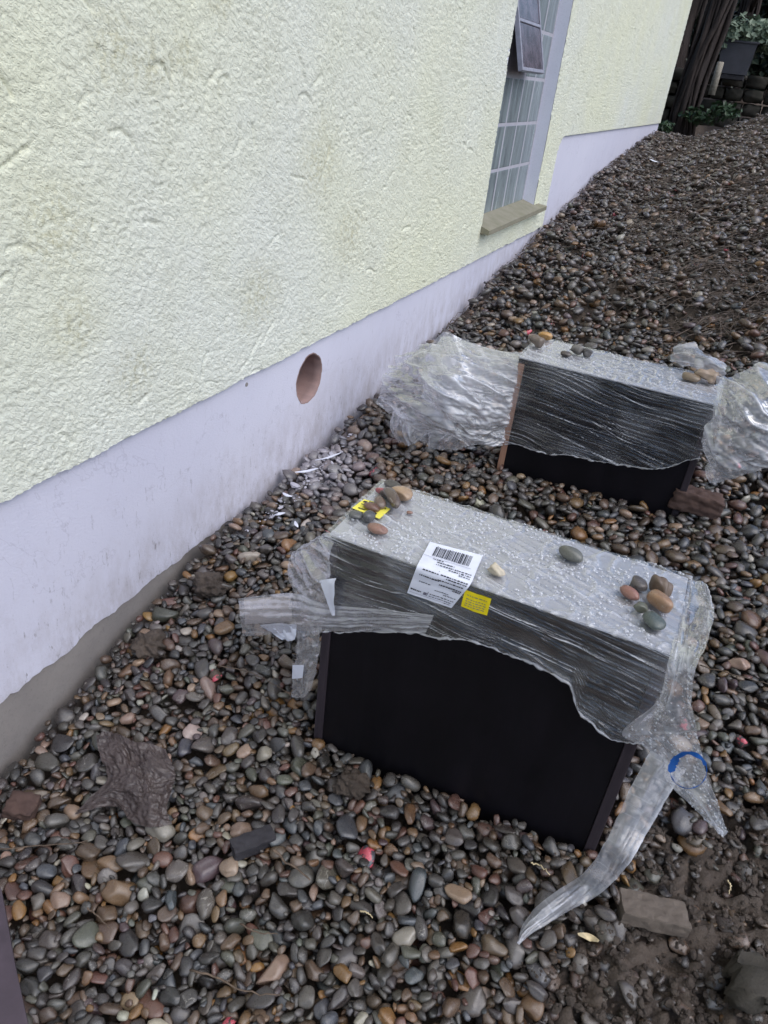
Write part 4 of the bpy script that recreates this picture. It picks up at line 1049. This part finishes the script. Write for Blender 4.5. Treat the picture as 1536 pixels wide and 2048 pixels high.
G1, G2 = 'stones weighing down the near box', 'stones weighing down the far box'
stone('stone', 790, 974, 50, .5, .3, -28, (66, 60, 60), 'dark flat stone at the back left corner of the near box', B1, group=G1, k=0)
stone('stone', 772, 985, 46, .45, .28, -8, (84, 70, 66), 'flat dark stone with a red mark by the yellow sticker', B1, group=G1, k=1, paint=.5)
stone('stone', 803, 990, 44, .8, .5, 0, (176, 146, 116), 'tan stone with white quartz veins near the yellow sticker', B1, group=G1, k=2)
stone('stone', 783, 999, 66, .42, .36, -48, (98, 82, 72), 'long brown pointed stone beside the yellow sticker', B1, group=G1, k=3, lift=.006)
stone('stone', 759, 1007, 36, .6, .5, -55, (112, 92, 80), 'small brown oval stone on the edge of the yellow sticker', B1, group=G1, k=4)
stone('stone', 743, 1015, 32, .65, .5, 8, (112, 80, 66), 'reddish brown stone in the middle of the yellow sticker', B1, group=G1, k=5)
stone('stone', 712, 1029, 27, .75, .5, 20, (92, 92, 90), 'round grey stone left of the yellow sticker', B1, group=G1, k=6)
stone('stone', 738, 1034, 26, .8, .8, 80, (80, 80, 82), 'dark grey stone in front of the yellow sticker', B1, group=G1, k=7)
stone('stone', 755, 1058, 40, .6, .42, 2, (150, 112, 96), 'flat reddish oval stone on its own near the left edge', B1, group=G1, k=8)
stone('stone_chip', 820, 1021, 12, .6, .5, 20, (150, 112, 96), 'tiny pinkish stone chip on the near box', B1, group=G1, k=9)
stone('stone', 992, 1140, 40, .65, .6, -8, (216, 202, 178), 'cream white stone beside the printed label', B1, True, group=G1, k=1)
stone('stone', 1142, 1112, 50, .55, .5, -10, (104, 104, 96), 'lone grey green stone in the middle of the near box', B1, group=G1, k=10)
stone('stone', 1259, 1188, 42, .6, .5, -35, (152, 106, 92), 'reddish stone on the left of the right hand stone cluster', B1, group=G1, k=11)
stone('stone', 1275, 1170, 36, .8, .6, -40, (86, 78, 74), 'dark rounded stone at the back of the right hand cluster', B1, group=G1, k=12)
stone('stone', 1315, 1180, 48, .75, .7, -20, (108, 88, 72), 'rough brown stone at the back right of the stone cluster', B1, True, group=G1, k=2)
stone('stone', 1318, 1206, 56, .55, .5, -38, (158, 122, 92), 'large tan stone in the right hand stone cluster', B1, group=G1, k=13, lift=.003)
stone('stone', 1283, 1219, 32, .8, .7, 10, (96, 98, 84), 'small mossy green stone in the right hand cluster', B1, True, group=G1, k=3)
stone('stone', 1306, 1246, 44, .8, .6, -40, (74, 84, 80), 'smooth dark green grey stone nearest the front edge', B1, group=G1, k=6)
stone('stone', 1075, 690, 34, .7, .7, 0, (112, 98, 86), 'rough brown stone at the left end of the far box', B2, True, group=G2, k=4)
stone('stone', 1090, 675, 26, .7, .6, 0, (188, 140, 70), 'ochre yellow stone at the back of the far box', B2, group=G2, k=3)
stone('stone', 1068, 676, 22, .7, .5, 0, (140, 120, 108), 'small pinkish stone beside the ochre one', B2, group=G2, k=4)
stone('stone', 1152, 704, 24, .85, .85, 10, (116, 110, 104), 'upright grey stone in a row of three on the far box', B2, True, group=G2, k=5)
stone('stone', 1132, 708, 20, .7, .5, 0, (78, 68, 60), 'small dark stone on the left of the row of three', B2, group=G2, k=6)
stone('stone', 1173, 708, 20, .8, .85, 30, (76, 72, 70), 'small dark upright stone on the right of the row of three', B2, True, group=G2, k=6)
stone('stone', 1382, 757, 34, .6, .45, -12, (132, 114, 92), 'flat tan stone on the left of the far box cluster', B2, group=G2, k=7)
stone('stone', 1410, 761, 40, .7, .7, -8, (172, 150, 130), 'rough pale brown stone in the far box cluster', B2, True, group=G2, k=7)
stone('stone', 1428, 764, 22, .8, .9, 0, (96, 82, 74), 'dark stone at the right end of the far box cluster', B2, True, group=G2, k=0)
stone('stone', 1397, 748, 18, .8, .7, 0, (120, 106, 94), 'small grey stone behind the far box cluster', B2, group=G2, k=9)
stone('stone', 1417, 750, 18, .8, .7, 0, (150, 116, 96), 'small reddish stone behind the far box cluster', B2, group=G2, k=10)

# ------------------------------------------------------------------ bricks, board, foil, rock on the ground
def placed_box(name, px, py, size, yaw, tilt, mat, label, cat, bev=.004, lift=0.0, rough=.0):
    c = at_top(px, py, lift); nb = 14
    V_, F_ = cube_sphere(nb); V_ = V_ / np.abs(V_).max(axis=1)[:, None]
    # rounded edges
    V_ = V_ * (1 - .022 * (np.sum(np.abs(V_) > .97, axis=1) - 1))[:, None]
    V_ = V_ * np.array(size) / 2; s = int(px); rough = rough * 1.3
    V_ = V_ + rough * np.stack([samp(N_MED, V_[:, 1] * 700 + s, V_[:, 2] * 700), samp(N_MED, V_[:, 0] * 700 + s, V_[:, 2] * 700 + 50), samp(N_MED, V_[:, 0] * 700, V_[:, 1] * 700 + s)], -1)
    R_ = rotz(math.radians(yaw)) @ rotx(math.radians(tilt[0])) @ roty(math.radians(tilt[1])); V_ = V_ @ R_.T
    return tag(mesh_obj(name, V_ + c, F_, mat, None, c + np.array([0, 0, V_[:, 2].min()]), False if rough < .001 else True), label, cat)
placed_box('brick', 1305, 1825, (.124, .056, .030), 16, (-8, 2), M['brick_grey'], 'grey brick half lying on the mud below the film tail', 'brick', lift=.013, rough=.0006)
placed_box('brick', 1392, 1002, (.15, .07, .065), 8, (0, 2), M['brick_brown'], 'dark brown brick at the right foot of the far box', 'brick', lift=.018, rough=.0015)
placed_box('brick_fragment', 506, 1685, (.035, .085, .03), -38, (4, 4), M['slate'], 'charcoal rectangular fragment lying on the pebbles', 'brick', lift=.010, rough=.0006)
placed_box('brick_fragment', 45, 1615, (.06, .05, .04), 20, (6, 4), M['brick_brown'], 'small brown brick fragment at the left edge', 'brick', lift=.010, rough=.0009)
# rock at the lower right corner
c = at_top(1520, 1975, .01); S_ = SH_RO[3]; V_ = (S_ * np.array([.065, .055, .04])) @ rotz(.6).T
mesh = mesh_obj('rock', V_ + c + .006 * np.stack([samp(N_MED, V_[:, 1] * 500, V_[:, 2] * 500)] * 3, -1), F_RO, M['stone_wall'], None, c - np.array([0, 0, .05]), True); tag(mesh, 'rough dark mottled rock half buried at the lower right corner', 'rock')
# board edge entering at the lower left
c0 = at_z(-40, 1760, .17); c1 = at_z(52, 2060, .20); cE = at_z(70, 2300, .22)
P_ = [at_z(2, 1776, .165), at_z(14, 1840, .17), at_z(30, 1930, .178), at_z(62, 2075, .19)]
V_ = []
for p in P_: V_ += [p, p + np.array([-.30, -.10, .0])]
V_ = np.array(V_); Vb = V_ - np.array([0, 0, .020]); n_ = len(V_)
F_ = [(2 * k, 2 * k + 2, 2 * k + 3, 2 * k + 1) for k in range(3)] + [(n_ + 2 * k + 1, n_ + 2 * k + 3, n_ + 2 * k + 2, n_ + 2 * k) for k in range(3)]
F_ += [(2 * k, n_ + 2 * k, n_ + 2 * k + 2, 2 * k + 2) for k in range(3)] + [(1, n_ + 1, n_, 0), (6, n_ + 6, n_ + 7, 7)] + [(2 * k + 3, n_ + 2 * k + 3, n_ + 2 * k + 1, 2 * k + 1) for k in range(3)]
tag(mesh_obj('board', np.concatenate([V_, Vb]), F_, M['board'], None, V_.mean(0) - np.array([0, 0, .02]), False), 'dark purple brown board cut off by the lower left edge', 'board')
# muddy crumpled foil
rag = surf(np.array([[at_top(*c) for c in r] for r in (
    [(192, 1470, 0.0110), (225, 1462, 0.0165), (262, 1480, 0.0220), (295, 1488, 0.0165), (330, 1500, 0.0110)],
    [(200, 1510, 0.0110), (240, 1510, 0.0248), (275, 1530, 0.0165), (310, 1540, 0.0248), (350, 1545, 0.0110)],
    [(215, 1560, 0.0110), (245, 1560, 0.0220), (280, 1570, 0.0275), (310, 1580, 0.0165), (345, 1575, 0.0083)],
    [(160, 1615, 0.0110), (215, 1590, 0.0193), (265, 1600, 0.0193), (305, 1610, 0.0220), (335, 1615, 0.0083)],
    [(150, 1630, 0.0083), (230, 1612, 0.0110), (260, 1640, 0.0110), (300, 1655, 0.0110), (345, 1645, 0.0055)])]), 90, 90)
rag, _ = crumple(rag, .010, 1.0, .3, 33, 520, False, .5)
tag(film_obj('crumpled_foil', [rag], M['rag'], None), 'crumpled sheet of mud coated foil on the pebbles by the wall', 'foil')
# clods of dark clay against the wall
for (px, py, w, lb) in ((418, 1172, .045, 'large dark clay clod against the concrete strip'), (296, 1290, .040, 'dark clay clod nearer the camera by the concrete strip'), (705, 1568, .036, 'grey clay clod at the foot of the near box')):
    c = at_top(px, py, .005); V_, F_ = cube_sphere(18)
    nz = samp(N_MED, V_[:, 0] * 22 + px, V_[:, 1] * 22 + V_[:, 2] * 15) * .14 + samp(N_MED, V_[:, 0] * 60 + V_[:, 2] * 40, V_[:, 1] * 60 + py) * .06
    V_ = V_ * (1 + nz)[:, None] * np.array([w, w * .9, w * .62])
    tag(mesh_obj('clay_clod', V_ + c, F_, M['mud'], None, c - np.array([0, 0, w * .5]), True), lb, 'clod', 'clods of clay')

# paper slivers, straw, twigs
def ribbon(name, pts, w, mat, label, cat, group=None, th=.0015):
    P_ = catmull(np.array(pts), 16); t_ = np.gradient(P_, axis=0); t_ /= np.linalg.norm(t_, axis=1)[:, None]; x = np.cross(t_, [0, 0, 1.0]); x /= np.linalg.norm(x, axis=1)[:, None]
    ww = w * np.sin(np.linspace(.25, math.pi - .25, 16))[:, None] / 2
    V_ = np.concatenate([P_ - x * ww, P_ + x * ww, P_ + x * ww - [0, 0, th], P_ - x * ww - [0, 0, th]]); n_ = 16; F_ = []
    for k in range(15):
        for a in range(4): b = (a + 1) % 4; F_.append((a * n_ + k, b * n_ + k, b * n_ + k + 1, a * n_ + k + 1))
    F_ += [(0, 3 * n_, 2 * n_, n_), (n_ - 1, 2 * n_ - 1, 3 * n_ - 1, 4 * n_ - 1)]
    return tag(mesh_obj(name, V_, F_, mat, None, P_.mean(0), False), label, cat, group)
GP = 'white slivers by the plinth'
ribbon('paper_sliver', [at_top(590, 944, .02), at_top(612, 942, .025), at_top(636, 936, .02)], .012, M['paper'], 'long white sliver on pale pebbles against the plinth', 'sliver', GP)
ribbon('paper_sliver', [at_top(630, 920, .02), at_top(655, 915, .025), at_top(682, 905, .02)], .010, M['paper'], 'curved white sliver above the long one by the plinth', 'sliver', GP)
ribbon('paper_sliver', [at_top(548, 1030, .02), at_top(558, 1027, .026), at_top(570, 1025, .02)], .014, M['paper'], 'short white sliver lying left of the near box', 'sliver', GP)
ribbon('paper_sliver', [at_top(590, 1042, .02), at_top(592, 1048, .026), at_top(596, 1054, .02)], .010, M['paper'], 'tiny white sliver close to the near box corner', 'sliver', GP)
ribbon('paper_sliver', [at_top(566, 985, .02), at_top(574, 990, .026), at_top(584, 992, .02)], .014, M['paper'], 'white sliver where plinth paint meets the gravel', 'sliver', GP)
ribbon('paper_sliver', [at_top(1300, 318, .03), at_top(1315, 324, .035), at_top(1332, 324, .03)], .04, M['paper'], 'white curved strip on the far gravel slope near the house corner', 'sliver')
ribbon('wood_chip', [at_top(1156, 1868, .02), at_top(1178, 1874, .025), at_top(1198, 1882, .02)], .014, M['straw'], 'pale wood chip on the mud left of the grey brick', 'wood chip')
def twig(pts, r, mat, label, cat='twig', group='twigs on the gravel'):
    P_ = catmull(np.array(pts), 14); P_[1:-1] += np.random.default_rng(len(label)).normal(0, .0012, (12, 3))
    mb = MB().tube(P_, np.linspace(r, r * .5, 14), 5); return tag(mesh_obj('twig', np.array(mb.v), mb.f, mat, None, P_.min(0), True), label, cat, group)
def gp(px, py, h=.022): return at_top(px, py, h)
twig([gp(185, 1385, .0), at_y(198, 1335, 1.02), at_y(218, 1282, 1.08)], .0016, M['twig'], 'thin bare stalk leaning on the concrete strip')
twig([gp(0, 1698), gp(60, 1694), gp(140, 1688), gp(175, 1680)], .0018, M['twig'], 'thin twig lying at the left edge below the foil')
twig([gp(175, 1815), gp(195, 1832), gp(220, 1858)], .0018, M['twig'], 'short thin twig on pebbles at lower left')
twig([gp(380, 1940), gp(430, 1955), gp(500, 1985), gp(560, 1990)], .0022, M['twig'], 'long thin twig lying across the pebbles near the bottom edge')
twig([gp(480, 1848), gp(515, 1865), gp(555, 1868)], .0018, M['twig'], 'thin twig among the pebbles at the bottom centre')
twig([gp(545, 1700), gp(575, 1725), gp(620, 1760)], .0030, M['twig'], 'flat brown twig between pebbles in front of the near box')
twig([gp(1400, 1330), gp(1470, 1350), gp(1536, 1368)], .0016, M['twig'], 'thin straw like twig right of the near box')
twig([gp(720, 1822), gp(735, 1826), gp(745, 1836)], .0018, M['straw'], 'pale straw on the pebbles below the near box')
twig([gp(1062, 1726), gp(1080, 1730), gp(1100, 1750)], .0018, M['straw'], 'pale straw at the lower corner of the near box')
twig([gp(1455, 1760), gp(1462, 1772), gp(1458, 1788)], .0018, M['straw'], 'curled pale straw on the mud at the right edge')
twig([gp(430, 1330), gp(500, 1345), gp(580, 1385)], .0014, M['twig'], 'fine twig between the wall and the near box')

# plaster crumbs fallen at the foot of the plinth below the sleeve
Vs, Fs, o = [], [], 0; gd = np.random.default_rng(77); SHD, FD = stone_shapes(2, 12, 78, .2, (2, 5), (.7, 1.0))
for _ in range(110):
    px = gd.normal(625, 45); py = 938 - (px - 625) * .95 + abs(gd.normal(0, 18)) + gd.normal(0, 6)
    p = at_top(px, py, .002); a = .0025 * math.exp(gd.normal(0, .5))
    V_ = (SHD[int(gd.integers(12))] * a * np.array([1.6, 1, .5])) @ rand_rot(gd, .3).T + p; Vs.append(V_); Fs.append(FD + o); o += len(V_)
tag(mesh_obj('plaster_crumbs', np.concatenate(Vs), np.concatenate(Fs), M['mortar'], gravel, None, False), None, None, None, 'stuff')

# dry stems and roots lying over the bank
Vs, Fs, o = [], [], 0; gs = np.random.default_rng(88); cnt = 0
while cnt < 2400:
    y = 2.7 + 6.6 * gs.random() ** 1.3; x = gs.uniform(.0, 1.6); q = project(np.array([x, y, float(ground(x, y))]))
    if not (850 < q[0] < 1600 and q[1] > 200): continue
    wgt = np.clip((q[0] - 1180) / 200, 0, 1) * np.clip((y - 2.8) / .8, 0, 1) + .9 * np.clip((.12 - x) / .12, 0, 1) + .3 * np.clip((y - 4) / 3, 0, 1)
    if gs.random() > wgt: continue
    cnt += 1; a = gs.normal(.35, .7); L_ = gs.uniform(.05, .28); n_ = 5; pts = []
    for k in range(n_):
        s = (k / (n_ - 1) - .5) * L_; xx = x + s * math.cos(a) + gs.normal(0, .008); yy = y + s * math.sin(a) + gs.normal(0, .008)
        pts.append([max(xx, .004), yy, float(ground(max(xx, 0), yy)) + gs.uniform(.006, .03) + .02 * math.sin(k / (n_ - 1) * math.pi) * gs.random()])
    r = gs.uniform(.0009, .0026); mb = MB().tube(pts, r, 3); Vs.append(np.array(mb.v)); Fs += [tuple(i + o for i in f) for f in mb.f]; o += len(mb.v)
tag(mesh_obj('dry_stems', np.concatenate(Vs), Fs, M['stem']), 'tangled dry brown stems and roots over the upper gravel bank', 'dry stems', None, 'stuff')

# ------------------------------------------------------------------ behind the house: trunks, planter, hedge
def leaves(n, centre, rad, size, seed, flat=.5):
    g_ = np.random.default_rng(seed); d = g_.normal(size=(n, 3)); d /= np.linalg.norm(d, axis=1)[:, None]
    P_ = centre + d * np.array(rad) * (g_.random((n, 1)) ** .45) * (1 + .25 * np.sin(d[:, :1] * 7 + seed) * np.cos(d[:, 2:] * 6))
    nn = d * .6 + g_.normal(size=(n, 3)) * flat + [0, 0, .4]; nn /= np.linalg.norm(nn, axis=1)[:, None]
    x = np.cross(nn, g_.normal(size=(n, 3))); x /= np.linalg.norm(x, axis=1)[:, None]; y = np.cross(nn, x); s = size * g_.uniform(.6, 1.3, (n, 1))
    V_ = np.stack([P_ - x * s, P_ - y * s * .55 + nn * s * .15, P_ + x * s, P_ + y * s * .55 + nn * s * .15], 1).reshape(-1, 3)
    return V_, np.arange(4 * n).reshape(n, 4)
def bush(name, px, py, Y, rad, n, size, mat, label, seed, cat='bush', parts='foliage', stem=True):
    c = at_y(px, py, Y); gz = float(ground(c[0], c[1]))
    e = empty(name, (c[0], c[1], gz), label, cat); V_, F_ = leaves(n, c, rad, size, seed); mesh_obj(parts, V_, F_, mat, e, None, False)
    if stem:
        mb = MB().tube([(c[0], c[1], gz - .1), (c[0] + .05, c[1], (gz + c[2]) / 2), tuple(c)], [.05, .04, .02], 7)
        for k in range(5):
            a = k * 1.3; mb.tube([tuple(c - [0, 0, rad[2] * .4]), tuple(c + np.array([math.cos(a) * rad[0] * .6, math.sin(a) * rad[1] * .6, rad[2] * .3]))], [.02, .008], 5)
        mesh_obj('stem', np.array(mb.v), mb.f, M['bark'], e)
    return e
def trunk_tree(px, pyb, Y, r, topw, label, seed, lean=0.0, ivy=900, h=4.5):
    c = at_y(px, pyb, Y); gz = float(ground(c[0], c[1])); e = empty('tree', (c[0], c[1], gz), label, 'tree', 'trees behind the house'); g_ = np.random.default_rng(seed)
    mb = MB(); n_ = 12
    P_ = [(c[0] + lean * k / n_ * h + .05 * math.sin(k + seed), c[1] + .04 * math.cos(k * 1.3), gz - .15 + h * k / n_) for k in range(n_ + 1)]
    mb.tube(P_, [r * (1.35 if k == 0 else 1) * (1 - .4 * k / n_) for k in range(n_ + 1)], 12)
    for k in range(6):
        b = P_[5 + k]; a = g_.uniform(0, 6.3); mb.tube([b, (b[0] + math.cos(a) * .5, b[1] + math.sin(a) * .5, b[2] + .6), (b[0] + math.cos(a) * 1.0, b[1] + math.sin(a) * 1.0, b[2] + 1.0)], [r * .35, r * .22, r * .1], 7)
    mesh_obj('trunk', np.array(mb.v), mb.f, M['bark'], e)
    mb = MB()
    for k in range(14):          # ivy stems climbing the bark
        a0 = g_.uniform(0, 6.3); pts = []
        for j in range(9):
            f_ = j / 8; i_ = f_ * n_ * .8; q = np.array(P_[int(i_)]) * (1 - i_ % 1) + np.array(P_[int(i_) + 1]) * (i_ % 1); a = a0 + .5 * math.sin(j * .9 + k); rr = r * (1.28 - .35 * f_) * (1.15 if j == 0 else 1)
            pts.append((q[0] + math.cos(a) * rr, q[1] + math.sin(a) * rr, q[2]))
        mb.tube(pts, g_.uniform(.012, .035), 5)
    mesh_obj('ivy_stem', np.array(mb.v), mb.f, M['bark'], e)
    Vl, Fl, o = [], [], 0
    for k in range(10):
        i_ = g_.uniform(0, n_ - 1); q = np.array(P_[int(i_)]) + g_.normal(0, r * .7, 3) * [1, 1, .3]
        V_, F_ = leaves(ivy // 10, q, (r * .9, r * .9, .4), .035, seed * 20 + k); Vl.append(V_); Fl.append(F_ + o); o += len(V_)
    mesh_obj('ivy_leaves', np.concatenate(Vl), np.concatenate(Fl), M['leaf_ivy'], e, None, False)
    Vl, Fl, o = [], [], 0
    for k in range(7):
        V_, F_ = leaves(500, np.array(P_[-1]) + g_.normal(0, .8, 3) * [1, 1, .5] + [0, 0, .3], (.9, .9, .6), .06, seed * 30 + k); Vl.append(V_); Fl.append(F_ + o); o += len(V_)
    mesh_obj('crown', np.concatenate(Vl), np.concatenate(Fl), M['leaf_dark'], e, None, False)
    return e
trunk_tree(1366, 250, 11.2, .12, 0, 'thick ivy clad tree trunk right beside the house corner', 3, .02, 500)
trunk_tree(1470, 120, 14.5, .11, 0, 'slimmer dark trunk behind the pale hedge', 5, .01, 300)
trunk_tree(1335, 200, 13.0, .18, 0, 'dark trunk half hidden by the house corner', 7, -.01, 400)
# pale hedge with the grey planter below
bush('hedge', 1510, 72, 12.1, (.62, .35, .19), 1500, .05, M['leaf_pale'], 'pale grey green shrub spreading above the grey planter', 41, 'shrub', 'foliage', False)
bush('hedge', 1455, 70, 12.0, (.26, .25, .20), 500, .045, M['leaf_pale'], 'pale leafy shoots beside the tree trunk', 42, 'shrub', 'foliage', False)
bush('bush', 1500, 15, 16.0, (1.6, .8, .8), 3500, .07, M['leaf_dark'], 'dark evergreen bush filling the top right corner', 43)
bush('bush', 1420, 40, 17.0, (1.4, .8, 1.2), 3500, .07, M['leaf_dark'], 'dark bush between the trunks', 44)
bush('bush', 1600, 60, 15.5, (1.2, .8, 1.3), 3000, .07, M['leaf_dark'], 'dark bush at the right edge behind the planter', 45)
bush('fern', 1405, 232, 11.0, (.24, .2, .10), 220, .035, M['fern'], 'green fern on the dark bank left of the wall', 46, 'fern', 'fronds', False)
bush('fern', 1452, 222, 10.9, (.2, .2, .10), 180, .035, M['fern'], 'green fern in front of the mossy wall', 47, 'fern', 'fronds', False)
bush('fern', 1330, 252, 9.95, (.09, .12, .06), 180, .03, M['fern'], 'small green fern at the foot of the house corner', 48, 'fern', 'fronds', False)
c = at_y(1472, 118, 12.0); pl = empty('planter', (c[0], c[1], c[2] - .22), 'grey tapered planter box under the pale shrub', 'planter')
def frustum(c, w0, w1, d, h):
    V_ = [(-w0, -d, -h), (w0, -d, -h), (w0, d, -h), (-w0, d, -h), (-w1, -d * 1.1, h), (w1, -d * 1.1, h), (w1, d * 1.1, h), (-w1, d * 1.1, h)]
    return np.array(V_) + c, [(0, 3, 2, 1), (4, 5, 6, 7), (0, 1, 5, 4), (1, 2, 6, 5), (2, 3, 7, 6), (3, 0, 4, 7)]
V_, F_ = frustum(c, .17, .21, .16, .17); mesh_obj('tub', V_, F_, M['planter'], pl, None, False)
MB().box(c + [-.23, -.19, .165], c + [.23, .19, .19], .006).build('rim', M['planter'], pl)
MB().box(c + [-.16, -.15, -.23], c + [.16, .15, -.175], .006).build('base', M['slate'], pl)
c = at_y(1434, 150, 11.6); MB_ = MB().tube([c - [0, 0, .22], c + [0, 0, .02], c + [0, .01, .14]], [.045, .043, .04], 10)
tag(mesh_obj('wooden_post', np.array(MB_.v), MB_.f, M['log'], None, c - [0, 0, .22]), 'short pale post between trunk and planter', 'post')
# low mossy retaining wall of separate stones
c = at_y(1475, 185, 12.6); rw = empty('retaining_wall', (c[0], c[1], c[2] - .35), 'low dark mossy stone wall under the planter', 'wall'); gw = np.random.default_rng(9)
for r in range(4):
    x = c[0] - 1.1 + (r % 2) * .12
    while x < c[0] + 1.6:
        w = gw.uniform(.18, .34); z = c[2] - .36 + r * .165
        V_, F_ = cube_sphere(4); V_ = V_ / np.abs(V_).max(axis=1)[:, None] ** .75
        V_ = V_ * np.array([w / 2 - .006, .28, .075]) * (1 + .05 * gw.normal(size=(len(V_), 1))) + [x + w / 2, c[1] + gw.normal(0, .015), z]
        mesh_obj('stone', V_, F_, M['stone_wall'], rw); x += w
# earth bank rising behind everything
bx_, by_ = np.meshgrid(np.linspace(-6, 9, 90), np.linspace(13.2, 22, 50))
bz_ = np.interp(by_, [13.2, 15, 22], [.6, 1.5, 5.0]) + .15 * samp(N_BIG, bx_ * 40, by_ * 40) + .05 * samp(N_MED, bx_ * 40, by_ * 40)
tag(mesh_obj('hillside', np.stack([bx_, by_, bz_], -1).reshape(-1, 3), grid_faces(50, 90), M['soil']), 'dark wooded bank behind the garden', None, None, 'structure')
for k in range(9):
    bx1 = -4 + k * 1.45 + gw.normal(0, .3); by1 = 16.5 + gw.normal(0, .8); bz1 = float(np.interp(by1, [13.2, 15, 22], [.6, 1.5, 5.0]))
    if k in (3, 4, 5, 6):
        q = project(np.array([bx1, by1, bz1 + .8]))
        bush('bush', q[0], q[1], by1, (1.1, .8, 1.0), 1800, .08, M['leaf_dark'], ['dark bush left behind the trunks', 'dark bush right behind the thick trunk', 'dark bush above the hedge', 'dark bush far right on the bank'][k - 3], 60 + k)
